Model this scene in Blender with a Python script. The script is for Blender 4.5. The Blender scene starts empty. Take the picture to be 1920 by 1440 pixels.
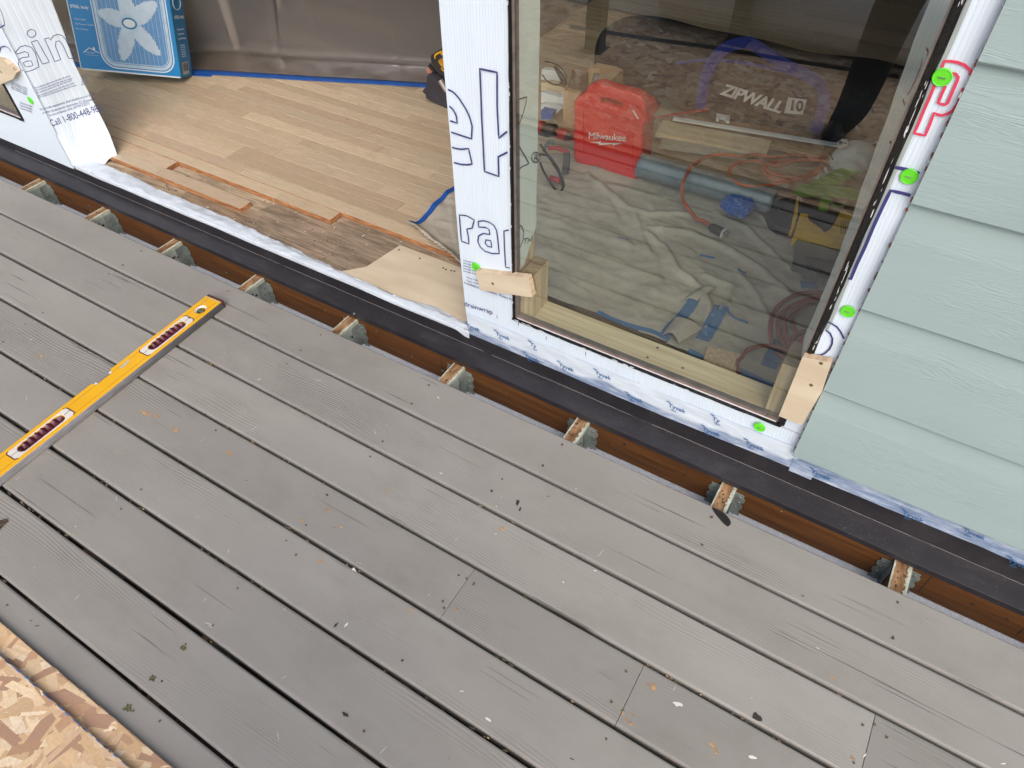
import bpy, bmesh, math, random
from mathutils import Vector, Matrix, Euler, noise
from math import radians, sin, cos, pi

S = bpy.context.scene
C = S.collection
random.seed(7)

# ------------------------------------------------------------------ camera, sky, sun, exposure
CAM = Vector((1.87577, -1.04509, 1.466750))
EUL = Euler((0.742986, 0.0127156, 0.548602), 'XYZ')
FPX = 1311.295
cd = bpy.data.cameras.new('camera'); cam = bpy.data.objects.new('camera', cd); C.objects.link(cam)
cam.location = CAM; cam.rotation_euler = EUL
cd.sensor_width = 36; cd.lens = FPX / 1920 * 36; cd.clip_start = 0.02; cd.clip_end = 500
S.camera = cam
w = bpy.data.worlds.new('World'); S.world = w; w.use_nodes = True
nt = w.node_tree
sky = nt.nodes.new('ShaderNodeTexSky'); sky.sky_type = 'NISHITA'; sky.sun_disc = False
SUN_EL, SUN_AZ = radians(44), radians(146)      # azimuth clockwise from +Y
sky.sun_elevation = SUN_EL; sky.sun_rotation = SUN_AZ
sky.air_density = 1.0; sky.dust_density = 6.0; sky.ozone_density = 1.0
bg = nt.nodes['Background']; bg.inputs[1].default_value = 0.15
nt.links.new(sky.outputs[0], bg.inputs[0])
sl = bpy.data.lights.new('sun', 'SUN'); sl.energy = 1.35; sl.angle = radians(65); sl.color = (1.0, 0.98, 0.955)
so = bpy.data.objects.new('sun', sl); C.objects.link(so)
sdir = Vector((sin(SUN_AZ) * cos(SUN_EL), cos(SUN_AZ) * cos(SUN_EL), sin(SUN_EL)))
so.rotation_euler = sdir.to_track_quat('Z', 'Y').to_euler(); so.location = sdir * 20
S.view_settings.view_transform = 'Standard'; S.view_settings.look = 'None'
S.view_settings.exposure = 0.15; S.view_settings.gamma = 1
S.render.engine = 'CYCLES'
S.cycles.max_bounces = 10; S.cycles.transparent_max_bounces = 16

# ------------------------------------------------------------------ measuring: a pixel of the 1920 px photograph to a point on a real plane
RM = EUL.to_matrix()
def ray(u, v):
    return (RM @ Vector(((u - 960) / FPX, -(v - 720) / FPX, -1))).normalized()
def P(u, v, **k):
    (a, val), = k.items(); i = 'xyz'.index(a); d = ray(u, v)
    return CAM + d * ((val - CAM[i]) / d[i])
def PS(u, v, f):                     # on a hanging sheet y = f(x, z)
    y = f(0, 0)
    for _ in range(6):
        p = P(u, v, y=y); y = f(p.x, p.z)
    return P(u, v, y=y)
def Z4(x0, y0, s, pts): return [(x0 + a / s, y0 + b / s) for a, b in pts]

# ------------------------------------------------------------------ materials
def new_mat(name):
    m = bpy.data.materials.new(name); m.use_nodes = True
    n = m.node_tree; b = n.nodes['Principled BSDF']; return m, n, b
class G:
    """tiny node-graph helper"""
    def __init__(s, nt): s.nt = nt; s.tc = None
    def n(s, t, **k):
        x = s.nt.nodes.new('ShaderNode' + t)
        for a, b in k.items(): setattr(x, a, b)
        return x
    def set(s, sock, v):
        if isinstance(v, bpy.types.NodeSocket): s.nt.links.new(v, sock)
        elif isinstance(v, (tuple, list)) and len(v) == 3 and sock.type == 'RGBA': sock.default_value = (*v, 1)
        else: sock.default_value = v
    def co(s, scale=(1, 1, 1), rnd=False, rot=(0, 0, 0), src='Object'):
        if s.tc is None: s.tc = s.n('TexCoord')
        o = s.tc.outputs[src]
        if rnd:
            oi = s.n('ObjectInfo'); m = s.n('VectorMath', operation='MULTIPLY_ADD')
            cx = s.n('CombineXYZ')
            for i in range(3): s.nt.links.new(oi.outputs['Random'], cx.inputs[i])
            s.nt.links.new(cx.outputs[0], m.inputs[0]); m.inputs[1].default_value = (37, 51, 73); s.nt.links.new(o, m.inputs[2]); o = m.outputs[0]
        mp = s.n('Mapping'); mp.inputs['Scale'].default_value = scale; mp.inputs['Rotation'].default_value = rot
        s.nt.links.new(o, mp.inputs[0]); return mp.outputs[0]
    def noise(s, co, scale, detail=4, rough=.55, dist=0):
        x = s.n('TexNoise'); s.nt.links.new(co, x.inputs['Vector'])
        x.inputs['Scale'].default_value = scale; x.inputs['Detail'].default_value = detail
        x.inputs['Roughness'].default_value = rough; x.inputs['Distortion'].default_value = dist
        return x.outputs['Fac']
    def wave(s, co, scale, dist=0, detail=2, dscale=1, d='X', prof='SIN'):
        x = s.n('TexWave', bands_direction=d, wave_profile=prof); s.nt.links.new(co, x.inputs['Vector'])
        x.inputs['Scale'].default_value = scale; x.inputs['Distortion'].default_value = dist
        x.inputs['Detail'].default_value = detail; x.inputs['Detail Scale'].default_value = dscale
        return x.outputs['Fac']
    def vor(s, co, scale, out='Distance', feature='F1'):
        x = s.n('TexVoronoi', feature=feature); s.nt.links.new(co, x.inputs['Vector']); x.inputs['Scale'].default_value = scale
        return x.outputs[out]
    def ramp(s, f, stops):
        x = s.n('ValToRGB'); s.nt.links.new(f, x.inputs[0]); e = x.color_ramp.elements
        while len(e) < len(stops): e.new(.5)
        for i, (p, c) in enumerate(stops):
            e[i].position = p; e[i].color = (*(c if isinstance(c, tuple) else (c, c, c)), 1)
        return x.outputs[0]
    def math(s, op, a, b=0.0, c=None):
        x = s.n('Math', operation=op); s.set(x.inputs[0], a); s.set(x.inputs[1], b)
        if c is not None: s.set(x.inputs[2], c)
        return x.outputs[0]
    def mix(s, f, a, b, mode='MIX'):
        x = s.n('Mix', data_type='RGBA', blend_type=mode)
        s.set(x.inputs[0], f); s.set(x.inputs[6], a); s.set(x.inputs[7], b); return x.outputs[2]
    def bump(s, h, dist, strength=1.0, nrm=None):
        x = s.n('Bump'); s.nt.links.new(h, x.inputs['Height']); x.inputs['Distance'].default_value = dist
        x.inputs['Strength'].default_value = strength
        if nrm: s.nt.links.new(nrm, x.inputs['Normal'])
        return x.outputs[0]
    def sep(s, co):
        x = s.n('SeparateXYZ'); s.nt.links.new(co, x.inputs[0]); return x.outputs
def simple(name, c, rough=.6, metal=0, spec=.5, c2=None, scale=8, stretch=(1, 1, 1), bump=0, bscale=60, detail=4, rnd=False, coat=0, lo=.35, hi=.65):
    m, n, b = new_mat(name); g = G(n)
    b.inputs['Roughness'].default_value = rough; b.inputs['Metallic'].default_value = metal
    b.inputs['Specular IOR Level'].default_value = spec; b.inputs['Coat Weight'].default_value = coat
    if c2 is None: c2 = tuple(x * .82 for x in c)
    co = g.co(stretch, rnd)
    g.set(b.inputs['Base Color'], g.ramp(g.noise(co, scale, detail), [(lo, c2), (hi, c)]))
    if bump: g.set(b.inputs['Normal'], g.bump(g.noise(co, bscale, 5), bump))
    return m
def attr_wood(name, rough=.55, grain=(1, 9, 1), dark=(.35, .24, .15), amt=.35, bumpd=.0004, spec=.3, nsc=14):
    """base colour from the per-piece colour attribute, streaked with fine grain"""
    m, n, b = new_mat(name); g = G(n)
    a = g.n('VertexColor', layer_name='Col')
    co = g.co(grain)
    f = g.ramp(g.noise(co, nsc, 6, .65), [(.42, 0), (.72, 1)])
    f2 = g.ramp(g.noise(g.co((grain[0] * .5, grain[1] * 2.2, 1)), nsc * 2, 3), [(.45, 0), (.75, 1)])
    c = g.mix(g.math('MULTIPLY', f, amt), a.outputs[0], dark)
    c = g.mix(g.math('MULTIPLY', f2, amt * .6), c, dark)
    g.set(b.inputs['Base Color'], c); b.inputs['Roughness'].default_value = rough
    b.inputs['Specular IOR Level'].default_value = spec
    g.set(b.inputs['Normal'], g.bump(f2, bumpd)); return m

def mk_deck():
    m, n, b = new_mat('grey_deck_paint'); g = G(n)
    co = g.co(rnd=True); xyz = g.sep(co)
    oi = g.n('ObjectInfo')
    warp = g.noise(g.co((.55, 3.0, 1), rnd=True), 1.6, 2, .45)
    ph = g.math('ADD', g.math('MULTIPLY', xyz[1], 1000.0), g.math('MULTIPLY', warp, 150.0))
    fine = g.noise(g.co((3, 60, 1), rnd=True), 3, 3)
    ph = g.math('ADD', ph, g.math('MULTIPLY', fine, 3.0))
    ring = g.math('ADD', g.math('MULTIPLY', g.math('SINE', ph), .5), .5)
    ring = g.ramp(ring, [(.0, 0.0), (.45, .75), (1, 1)])
    patch = g.ramp(g.noise(g.co((.7, 4, 1), rnd=True), 2.2, 3), [(.47, .03), (.74, .9)])
    ringm = g.math('MULTIPLY', g.math('SUBTRACT', 1.0, ring), patch)
    streak = g.noise(g.co((2, 90, 1), rnd=True), 2.0, 5, .7)
    h = g.math('ADD', g.math('MULTIPLY', ringm, -1.0), g.math('MULTIPLY', streak, .35))
    crack = g.ramp(g.noise(g.co((1.6, 85, 1), rnd=True), 1.3, 2, .4), [(.66, 0), (.70, 1)])
    crack = g.math('MULTIPLY', crack, g.ramp(g.noise(co, 3.5, 2), [(.5, 0), (.62, 1)]))
    h = g.math('ADD', h, g.math('MULTIPLY', crack, -1.0))
    bn = g.bump(h, .0010, .75)
    bn = g.bump(g.noise(co, 9, 3), .004, .35, bn)
    g.set(b.inputs['Normal'], bn)
    base = g.ramp(g.noise(g.co((1, 2.4, 1), rnd=True), 2.6, 6, .6), [(.3, (.252, .243, .230)), (.7, (.292, .283, .268))])
    tone = g.math('ADD', g.math('MULTIPLY', oi.outputs['Random'], .22), .88)
    base = g.mix(1.0, base, g.n('CombineXYZ').outputs[0], 'MULTIPLY') if False else base
    cx = g.n('CombineColor')
    for i in range(3): g.set(cx.inputs[i], tone)
    base = g.mix(1.0, base, cx.outputs[0], 'MULTIPLY')
    base = g.mix(g.math('MULTIPLY', ringm, .24), base, (.13, .118, .105))
    base = g.mix(g.math('MULTIPLY', crack, .6), base, (.06, .052, .045))
    dirt = g.ramp(g.noise(g.co((1, 1.5, 1)), 4.5, 8, .72), [(.50, 0), (.72, 1)])
    base = g.mix(g.math('MULTIPLY', dirt, .22), base, (.14, .12, .10))
    spk = g.ramp(g.vor(g.co(), 42), [(.02, 1), (.045, 0)])
    spk = g.math('MULTIPLY', spk, g.ramp(g.noise(g.co(), 8, 2), [(.55, 0), (.62, 1)]))
    base = g.mix(g.math('MULTIPLY', spk, .8), base, (.5, .46, .38))
    spk2 = g.ramp(g.vor(g.co((1, 1, 1), rot=(0, 0, .7)), 27), [(.015, 1), (.035, 0)])
    spk2 = g.math('MULTIPLY', spk2, g.ramp(g.noise(g.co(), 5, 2), [(.5, 0), (.6, 1)]))
    base = g.mix(g.math('MULTIPLY', spk2, .8), base, (.06, .05, .04))
    g.set(b.inputs['Base Color'], base)
    g.set(b.inputs['Roughness'], g.ramp(g.noise(co, 7, 4), [(.3, .46), (.7, .66)]))
    b.inputs['Specular IOR Level'].default_value = .4
    return m
def mk_siding():
    m, n, b = new_mat('sage_siding_paint'); g = G(n)
    w1 = g.noise(g.co((2.2, 1, 16), rnd=True), 1.6, 2, .5)
    xyz = g.sep(g.co(rnd=True))
    ph = g.math('ADD', g.math('MULTIPLY', xyz[2], 900.0), g.math('MULTIPLY', w1, 150.0))
    r = g.math('ADD', g.math('MULTIPLY', g.math('SINE', ph), .5), .5)
    r = g.math('MULTIPLY', r, g.ramp(g.noise(g.co((1, 1, 3), rnd=True), 4, 3), [(.42, .05), (.62, 1)]))
    f = g.noise(g.co((5, 1, 120), rnd=True), 2, 4)
    h = g.math('ADD', g.math('MULTIPLY', r, .6), f)
    g.set(b.inputs['Normal'], g.bump(h, .0010, .5))
    base = g.ramp(g.noise(g.co((1, 1, 2), rnd=True), 3, 6), [(.3, (.290, .385, .400)), (.7, (.325, .425, .440))])
    sp = g.ramp(g.vor(g.co((1, 1, .4)), 22), [(.012, 1), (.03, 0)])
    sp = g.math('MULTIPLY', sp, g.ramp(g.noise(g.co(), 4, 2), [(.5, 0), (.6, 1)]))
    base = g.mix(g.math('MULTIPLY', sp, .7), base, (.13, .14, .12))
    g.set(b.inputs['Base Color'], base); b.inputs['Roughness'].default_value = .5
    return m
def mk_wrap(name='white_drainwrap', crease=1.0, tint=(.69, .81, .94)):
    m, n, b = new_mat(name); g = G(n)
    st = g.wave(g.co((1, 1, .035)), 44, 3.0, 3, 5, 'X')
    st2 = g.wave(g.co((1, 1, .05)), 90, 3.0, 3, 4, 'X')
    big = g.noise(g.co((2, 1, 1)), 6, 5, .6)
    h = g.math('ADD', g.math('MULTIPLY', st, .5 * crease), g.math('ADD', g.math('MULTIPLY', st2, .25 * crease), g.math('MULTIPLY', big, 3.0)))
    g.set(b.inputs['Normal'], g.bump(h, .0010, .6))
    c = g.mix(g.math('MULTIPLY', g.ramp(st, [(.0, 1.0), (.35, 0)]), .20 * crease), tint, (.52, .55, .62))  # crease troughs greyed in the colour, as their shade
    c = g.mix(g.ramp(big, [(.6, 0), (.9, .4)]), c, (.62, .63, .68))
    g.set(b.inputs['Base Color'], c); b.inputs['Roughness'].default_value = .45
    return m
def mk_crumple(name, tint=(.57, .64, .73), stain=True):
    m, n, b = new_mat(name); g = G(n)
    h = g.math('ADD', g.vor(g.co((1, 1, 1)), 26, 'Distance'), g.math('MULTIPLY', g.noise(g.co(), 30, 6), 1.2))
    g.set(b.inputs['Normal'], g.bump(h, .003, .5))
    c = g.ramp(g.noise(g.co(), 9, 5), [(.3, tuple(t * .9 for t in tint)), (.6, tint)])
    if stain:
        f = g.ramp(g.noise(g.co((1, 2, 1)), 13, 6, .7), [(.62, 0), (.72, .8)])
        c = g.mix(f, c, (.55, .42, .28))
    g.set(b.inputs['Base Color'], c); b.inputs['Roughness'].default_value = .4
    return m
def mk_tape():
    m, n, b = new_mat('clear_and_white_seam_tape'); g = G(n)
    xyz = g.sep(g.co())
    f = g.math('ADD', xyz[2], g.math('MULTIPLY', g.noise(g.co((1.6, 1, 1)), 3.0, 3), -.055))
    f = g.math('ADD', f, g.math('MULTIPLY', g.noise(g.co((1, 1, 4)), 25, 4), .006))
    f = g.math('SUBTRACT', f, g.math('MULTIPLY', g.ramp(g.math('SUBTRACT', xyz[0], 1.3), [(.60, 0), (.66, 1)]), .07))
    f = g.math('SUBTRACT', f, g.math('MULTIPLY', g.ramp(g.noise(g.co((1, 0, 0)), 4.0, 2), [(.35, 0), (.65, 1)]), .022))
    k = g.ramp(f, [(.046, 0), (.056, 1)])
    stre = g.ramp(g.noise(g.co((2, 1, 9)), 10, 5, .6), [(.3, (.17, .24, .40)), (.5, (.30, .38, .54)), (.62, (.44, .52, .66)), (.8, (.66, .72, .80))])
    c = g.mix(k, stre, (.65, .745, .86))
    g.set(b.inputs['Base Color'], c); b.inputs['Roughness'].default_value = .22
    g.set(b.inputs['Normal'], g.bump(g.math('ADD', g.noise(g.co((3, 1, 12)), 6, 5), g.math('MULTIPLY', g.vor(g.co((1, 1, 2)), 30), .4)), .003, .5))
    return m
def mk_flash():
    m, n, b = new_mat('charcoal_metal_flashing'); g = G(n)
    c = g.ramp(g.noise(g.co((1, 2, 2)), 3, 6, .65), [(.3, (.018, .017, .021)), (.7, (.030, .028, .034))])
    d = g.ramp(g.vor(g.co(), 150), [(.05, 1), (.13, 0)])
    d = g.math('MULTIPLY', d, g.ramp(g.noise(g.co((1, 2, 2)), 6, 4), [(.5, 0), (.66, 1)]))
    xyz = g.sep(g.co())
    c = g.mix(g.math('MULTIPLY', d, .75), c, (.42, .40, .38))
    dust = g.ramp(g.noise(g.co((2, 5, 1)), 5, 7, .7), [(.5, 0), (.85, .28)])
    c = g.mix(dust, c, (.12, .115, .12))
    g.set(b.inputs['Base Color'], c); b.inputs['Roughness'].default_value = .34
    b.inputs['Specular IOR Level'].default_value = .5
    g.set(b.inputs['Normal'], g.bump(g.noise(g.co((1, 4, 4)), 2.2, 3), .006, .25))
    return m
def mk_osb():
    m, n, b = new_mat('osb_strand_board'); g = G(n)
    c = None
    for i, (rz, sc, off) in enumerate([(0.3, 1, 0), (-.7, 1.2, 0), (1.3, .9, 0)]):
        x = g.n('TexVoronoi'); n.links.new(g.co((10 * sc, 38 * sc, 30), rot=(0, 0, rz)), x.inputs['Vector']); x.inputs['Scale'].default_value = 1.4
        col = g.ramp(g.sep(x.outputs['Color'])[0], [(0, (.30, .17, .08)), (.3, (.52, .33, .17)), (.7, (.66, .47, .28)), (1, (.78, .62, .42))])
        c = col if c is None else g.mix(g.ramp(g.noise(g.co((1, 1, 1), rot=(i, i, i)), 13, 1), [(.49, 0), (.51, 1)]), c, col)
    f = g.noise(g.co((8, 60, 30)), 3, 3)
    c = g.mix(g.math('MULTIPLY', f, .25), c, (.25, .14, .07))
    g.set(b.inputs['Base Color'], c); b.inputs['Roughness'].default_value = .6; return m
def mk_glass():
    m = bpy.data.materials.new('window_glass'); m.use_nodes = True; n = m.node_tree; n.nodes.clear(); g = G(n)
    tr = g.n('BsdfTransparent'); tr.inputs[0].default_value = (.89, .95, .91, 1)
    gl = g.n('BsdfGlossy'); gl.inputs['Roughness'].default_value = 0.0; gl.inputs[0].default_value = (.92, .96, 1, 1)
    fr = g.n('Fresnel'); fr.inputs[0].default_value = 1.5
    f = g.math('MULTIPLY_ADD', fr.outputs[0], 1.0, .105); f = g.math('MINIMUM', f, .42)
    mx = g.n('MixShader'); n.links.new(f, mx.inputs[0]); n.links.new(tr.outputs[0], mx.inputs[1]); n.links.new(gl.outputs[0], mx.inputs[2])
    o = g.n('OutputMaterial'); n.links.new(mx.outputs[0], o.inputs[0])
    m2 = bpy.data.materials.new('window_glass_back'); m2.use_nodes = True; n = m2.node_tree; n.nodes.clear(); g = G(n)
    tr = g.n('BsdfTransparent'); o = g.n('OutputMaterial'); n.links.new(tr.outputs[0], o.inputs[0])
    return m, m2
def mk_poly(name, alpha=.5, col=(.55, .55, .57)):
    m = bpy.data.materials.new(name); m.use_nodes = True; n = m.node_tree; n.nodes.clear(); g = G(n)
    tr = g.n('BsdfTransparent'); tr.inputs[0].default_value = (.82, .82, .84, 1)
    d = g.n('BsdfDiffuse'); d.inputs[0].default_value = (*col, 1)
    t = g.n('BsdfTranslucent'); t.inputs[0].default_value = (*col, 1)
    gl = g.n('BsdfGlossy'); gl.inputs['Roughness'].default_value = .30; gl.inputs[0].default_value = (.55, .55, .58, 1)
    nb = g.bump(g.noise(g.co((1, 1, .45)), 3.0, 3), .04, .4)
    for x in (gl, d): n.links.new(nb, x.inputs['Normal'])
    a1 = g.n('MixShader'); a1.inputs[0].default_value = .5; n.links.new(d.outputs[0], a1.inputs[1]); n.links.new(t.outputs[0], a1.inputs[2])
    fr = g.n('Fresnel'); fr.inputs[0].default_value = 1.5; n.links.new(nb, fr.inputs['Normal'])
    f = g.math('ADD', g.math('MULTIPLY', fr.outputs[0], .9), .03)
    a2 = g.n('MixShader'); n.links.new(f, a2.inputs[0]); n.links.new(a1.outputs[0], a2.inputs[1]); n.links.new(gl.outputs[0], a2.inputs[2])
    a3 = g.n('MixShader'); a3.inputs[0].default_value = alpha
    n.links.new(a2.outputs[0], a3.inputs[1]); n.links.new(tr.outputs[0], a3.inputs[2])
    o = g.n('OutputMaterial'); n.links.new(a3.outputs[0], o.inputs[0]); return m
def mk_canvas():
    m, n, b = new_mat('canvas_drop_cloth'); g = G(n)
    c = g.ramp(g.noise(g.co(), 5, 8, .7), [(.3, (.36, .335, .28)), (.7, (.55, .515, .44))])
    wv = g.math('MULTIPLY', g.wave(g.co(), 260, 1, 1, 1, 'X'), g.wave(g.co(), 260, 1, 1, 1, 'Y'))
    c = g.mix(g.math('MULTIPLY', wv, .12), c, (.2, .18, .15))
    s = g.ramp(g.vor(g.co(), 60), [(.03, 1), (.07, 0)]); s = g.math('MULTIPLY', s, g.ramp(g.noise(g.co(), 6, 3), [(.5, 0), (.6, 1)]))
    c = g.mix(g.math('MULTIPLY', s, .8), c, (.08, .06, .04))
    s = g.ramp(g.noise(g.co(), 90, 2), [(.66, 0), (.72, 1)]); s = g.math('MULTIPLY', s, g.ramp(g.noise(g.co((1, 1, 1), rot=(1, 1, 1)), 5, 3), [(.5, 0), (.64, 1)]))
    c = g.mix(g.math('MULTIPLY', s, .8), c, (.62, .48, .25))
    g.set(b.inputs['Base Color'], c); b.inputs['Roughness'].default_value = .95
    b.inputs['Specular IOR Level'].default_value = .1
    g.set(b.inputs['Normal'], g.bump(g.noise(g.co((1, 1, 1)), 40, 6, .7), .005, .5)); return m

DECK = mk_deck(); SIDING = mk_siding(); WRAP = mk_wrap(); WRAPX = mk_wrap('brightened_reveal_wrap', .9, (.90, .96, .95)); FLAP = mk_crumple('crumpled_housewrap')  # WRAPX: paler copy of the wrap, missing light in the reveals put into its colour
TAPE = mk_tape(); FLASH = mk_flash(); OSB = mk_osb(); GLASS, GLASSB = mk_glass(); POLY = mk_poly('poly_sheeting', .50, (.30, .305, .33)); CANVAS = mk_canvas()
OAK = attr_wood('oak_strip', .42, (1, 9, 1), (.27, .20, .135), .45)
STRAND = attr_wood('osb_strand', .6, (9, 9, 1), (.36, .22, .12), .28, .0002)
PLYOLD = attr_wood('weathered_subfloor', .85, (1, 7, 1), (.085, .06, .045), .85, .0016, .2, 7)
PLY = simple('new_plywood', (.64, .565, .44), .6, c2=(.55, .465, .345), scale=4, stretch=(1, 5, 5), bump=.0003, spec=.3)
PLYEDGE = simple('plywood_edge', (.66, .54, .40), .75, c2=(.42, .30, .20), scale=30, stretch=(1, .2, 6), spec=.2)
PINE = simple('pine_framing', (.76, .64, .44), .65, c2=(.62, .50, .32), scale=9, stretch=(.35, 9, 9), bump=.0004, spec=.25, lo=.4, hi=.6)
PINEV = simple('pine_block', (.72, .57, .38), .65, c2=(.54, .40, .25), scale=9, stretch=(9, 9, .4), bump=.0004, spec=.25, lo=.4, hi=.6)
ENDG = simple('end_grain', (.38, .28, .18), .8, c2=(.22, .15, .09), scale=40, stretch=(1, 3, 1), spec=.2)
LEDG = simple('ledger_timber', (.17, .070, .020), .6, c2=(.095, .037, .011), scale=7, stretch=(.5, 9, 9), bump=.0006, rnd=True, spec=.3, lo=.35, hi=.7)
JTOP = simple('bare_joist_top', (.42, .26, .14), .8, c2=(.16, .085, .04), scale=22, stretch=(3, .8, 3), bump=.001, spec=.2)
JPAINT = simple('grey_green_joist_paint', (.40, .47, .43), .5, c2=(.28, .34, .31), scale=10, stretch=(1, 1, 1), bump=.001, bscale=30)
JEDGE = simple('pale_paint_edge', (.55, .60, .52), .6, c2=(.40, .42, .34), scale=60, bump=.001)
JBROWN = simple('bare_joist_side', (.26, .12, .045), .7, c2=(.13, .055, .02), scale=8, stretch=(4, .6, 9), spec=.2)
HANG = simple('painted_hanger_steel', (.30, .35, .33), .42, metal=.2, c2=(.17, .20, .19), scale=26, bump=.0006)
NAIL = simple('nail_head_steel', (.33, .34, .35), .4, metal=.8)
SCREW = simple('rusty_screw_head', (.13, .08, .055), .6, metal=.3, c2=(.05, .035, .03), scale=200)
CHIP = simple('bare_wood_chip', (.52, .35, .20), .7, c2=(.25, .16, .09), scale=120, stretch=(.4, 2, 1))
GRIME = simple('dark_grime', (.035, .03, .026), .8)
MOSS = simple('moss_debris', (.16, .15, .08), .9, c2=(.05, .05, .03), scale=200)
UNDER = simple('dark_soil', (.035, .028, .02), .95)
BLACK = simple('black_rubber', (.012, .012, .013), .3, bump=.0012, bscale=70)
BUTYL = simple('black_butyl_sealant', (.010, .010, .011), .22, bump=.003, bscale=55, c2=(.006, .006, .006))
RESID = simple('white_sealant_residue', (.72, .74, .78), .6)
SPACER = simple('window_spacer_metal', (.34, .30, .29), .35, metal=.6, c2=(.24, .21, .20), scale=30)
GTAPE = simple('grey_green_tape', (.38, .44, .43), .35)
LIME = simple('lime_plastic_cap', (.13, .72, .03), .35, c2=(.12, .66, .03))
STAPLE = simple('staple_steel', (.55, .56, .58), .3, metal=.9)
INKB = simple('navy_print_ink', (.045, .045, .20), .6, c2=(.035, .035, .16))
INKR = simple('red_print_ink', (.75, .05, .12), .6)
INKP = simple('pink_print_ink', (.55, .12, .24), .6)
INKT = simple('blue_tape_print', (.03, .14, .36), .5)
INKK = simple('dark_reveal_ink', (.03, .035, .06), .6)
BTAPE = simple('blue_masking_tape', (.012, .10, .42), .5, c2=(.010, .075, .33), scale=20, bump=.001, bscale=40)
BTAPE2 = simple('pale_blue_masking_tape', (.06, .20, .42), .55, c2=(.045, .14, .32), scale=20, bump=.001, bscale=40)
YEL = simple('yellow_lacquer', (.80, .44, .010), .35, c2=(.76, .40, .008), spec=.5)
MILLED = simple('milled_aluminium', (.30, .30, .32), .5, metal=.1, c2=(.20, .20, .215), scale=24, stretch=(1, 8, 8))
MAROON = simple('maroon_grip', (.085, .012, .025), .35)
LWHITE = simple('white_label', (.75, .73, .70), .45)
WPLAS = simple('white_plastic', (.72, .74, .74), .4)
VIAL = simple('vial_grey_green', (.12, .16, .10), .15)
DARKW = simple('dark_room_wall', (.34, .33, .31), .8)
WALLP = simple('interior_wall_paint', (.70, .69, .66), .7)
CEIL = simple('ceiling_paint', (.85, .84, .82), .8)

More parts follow.
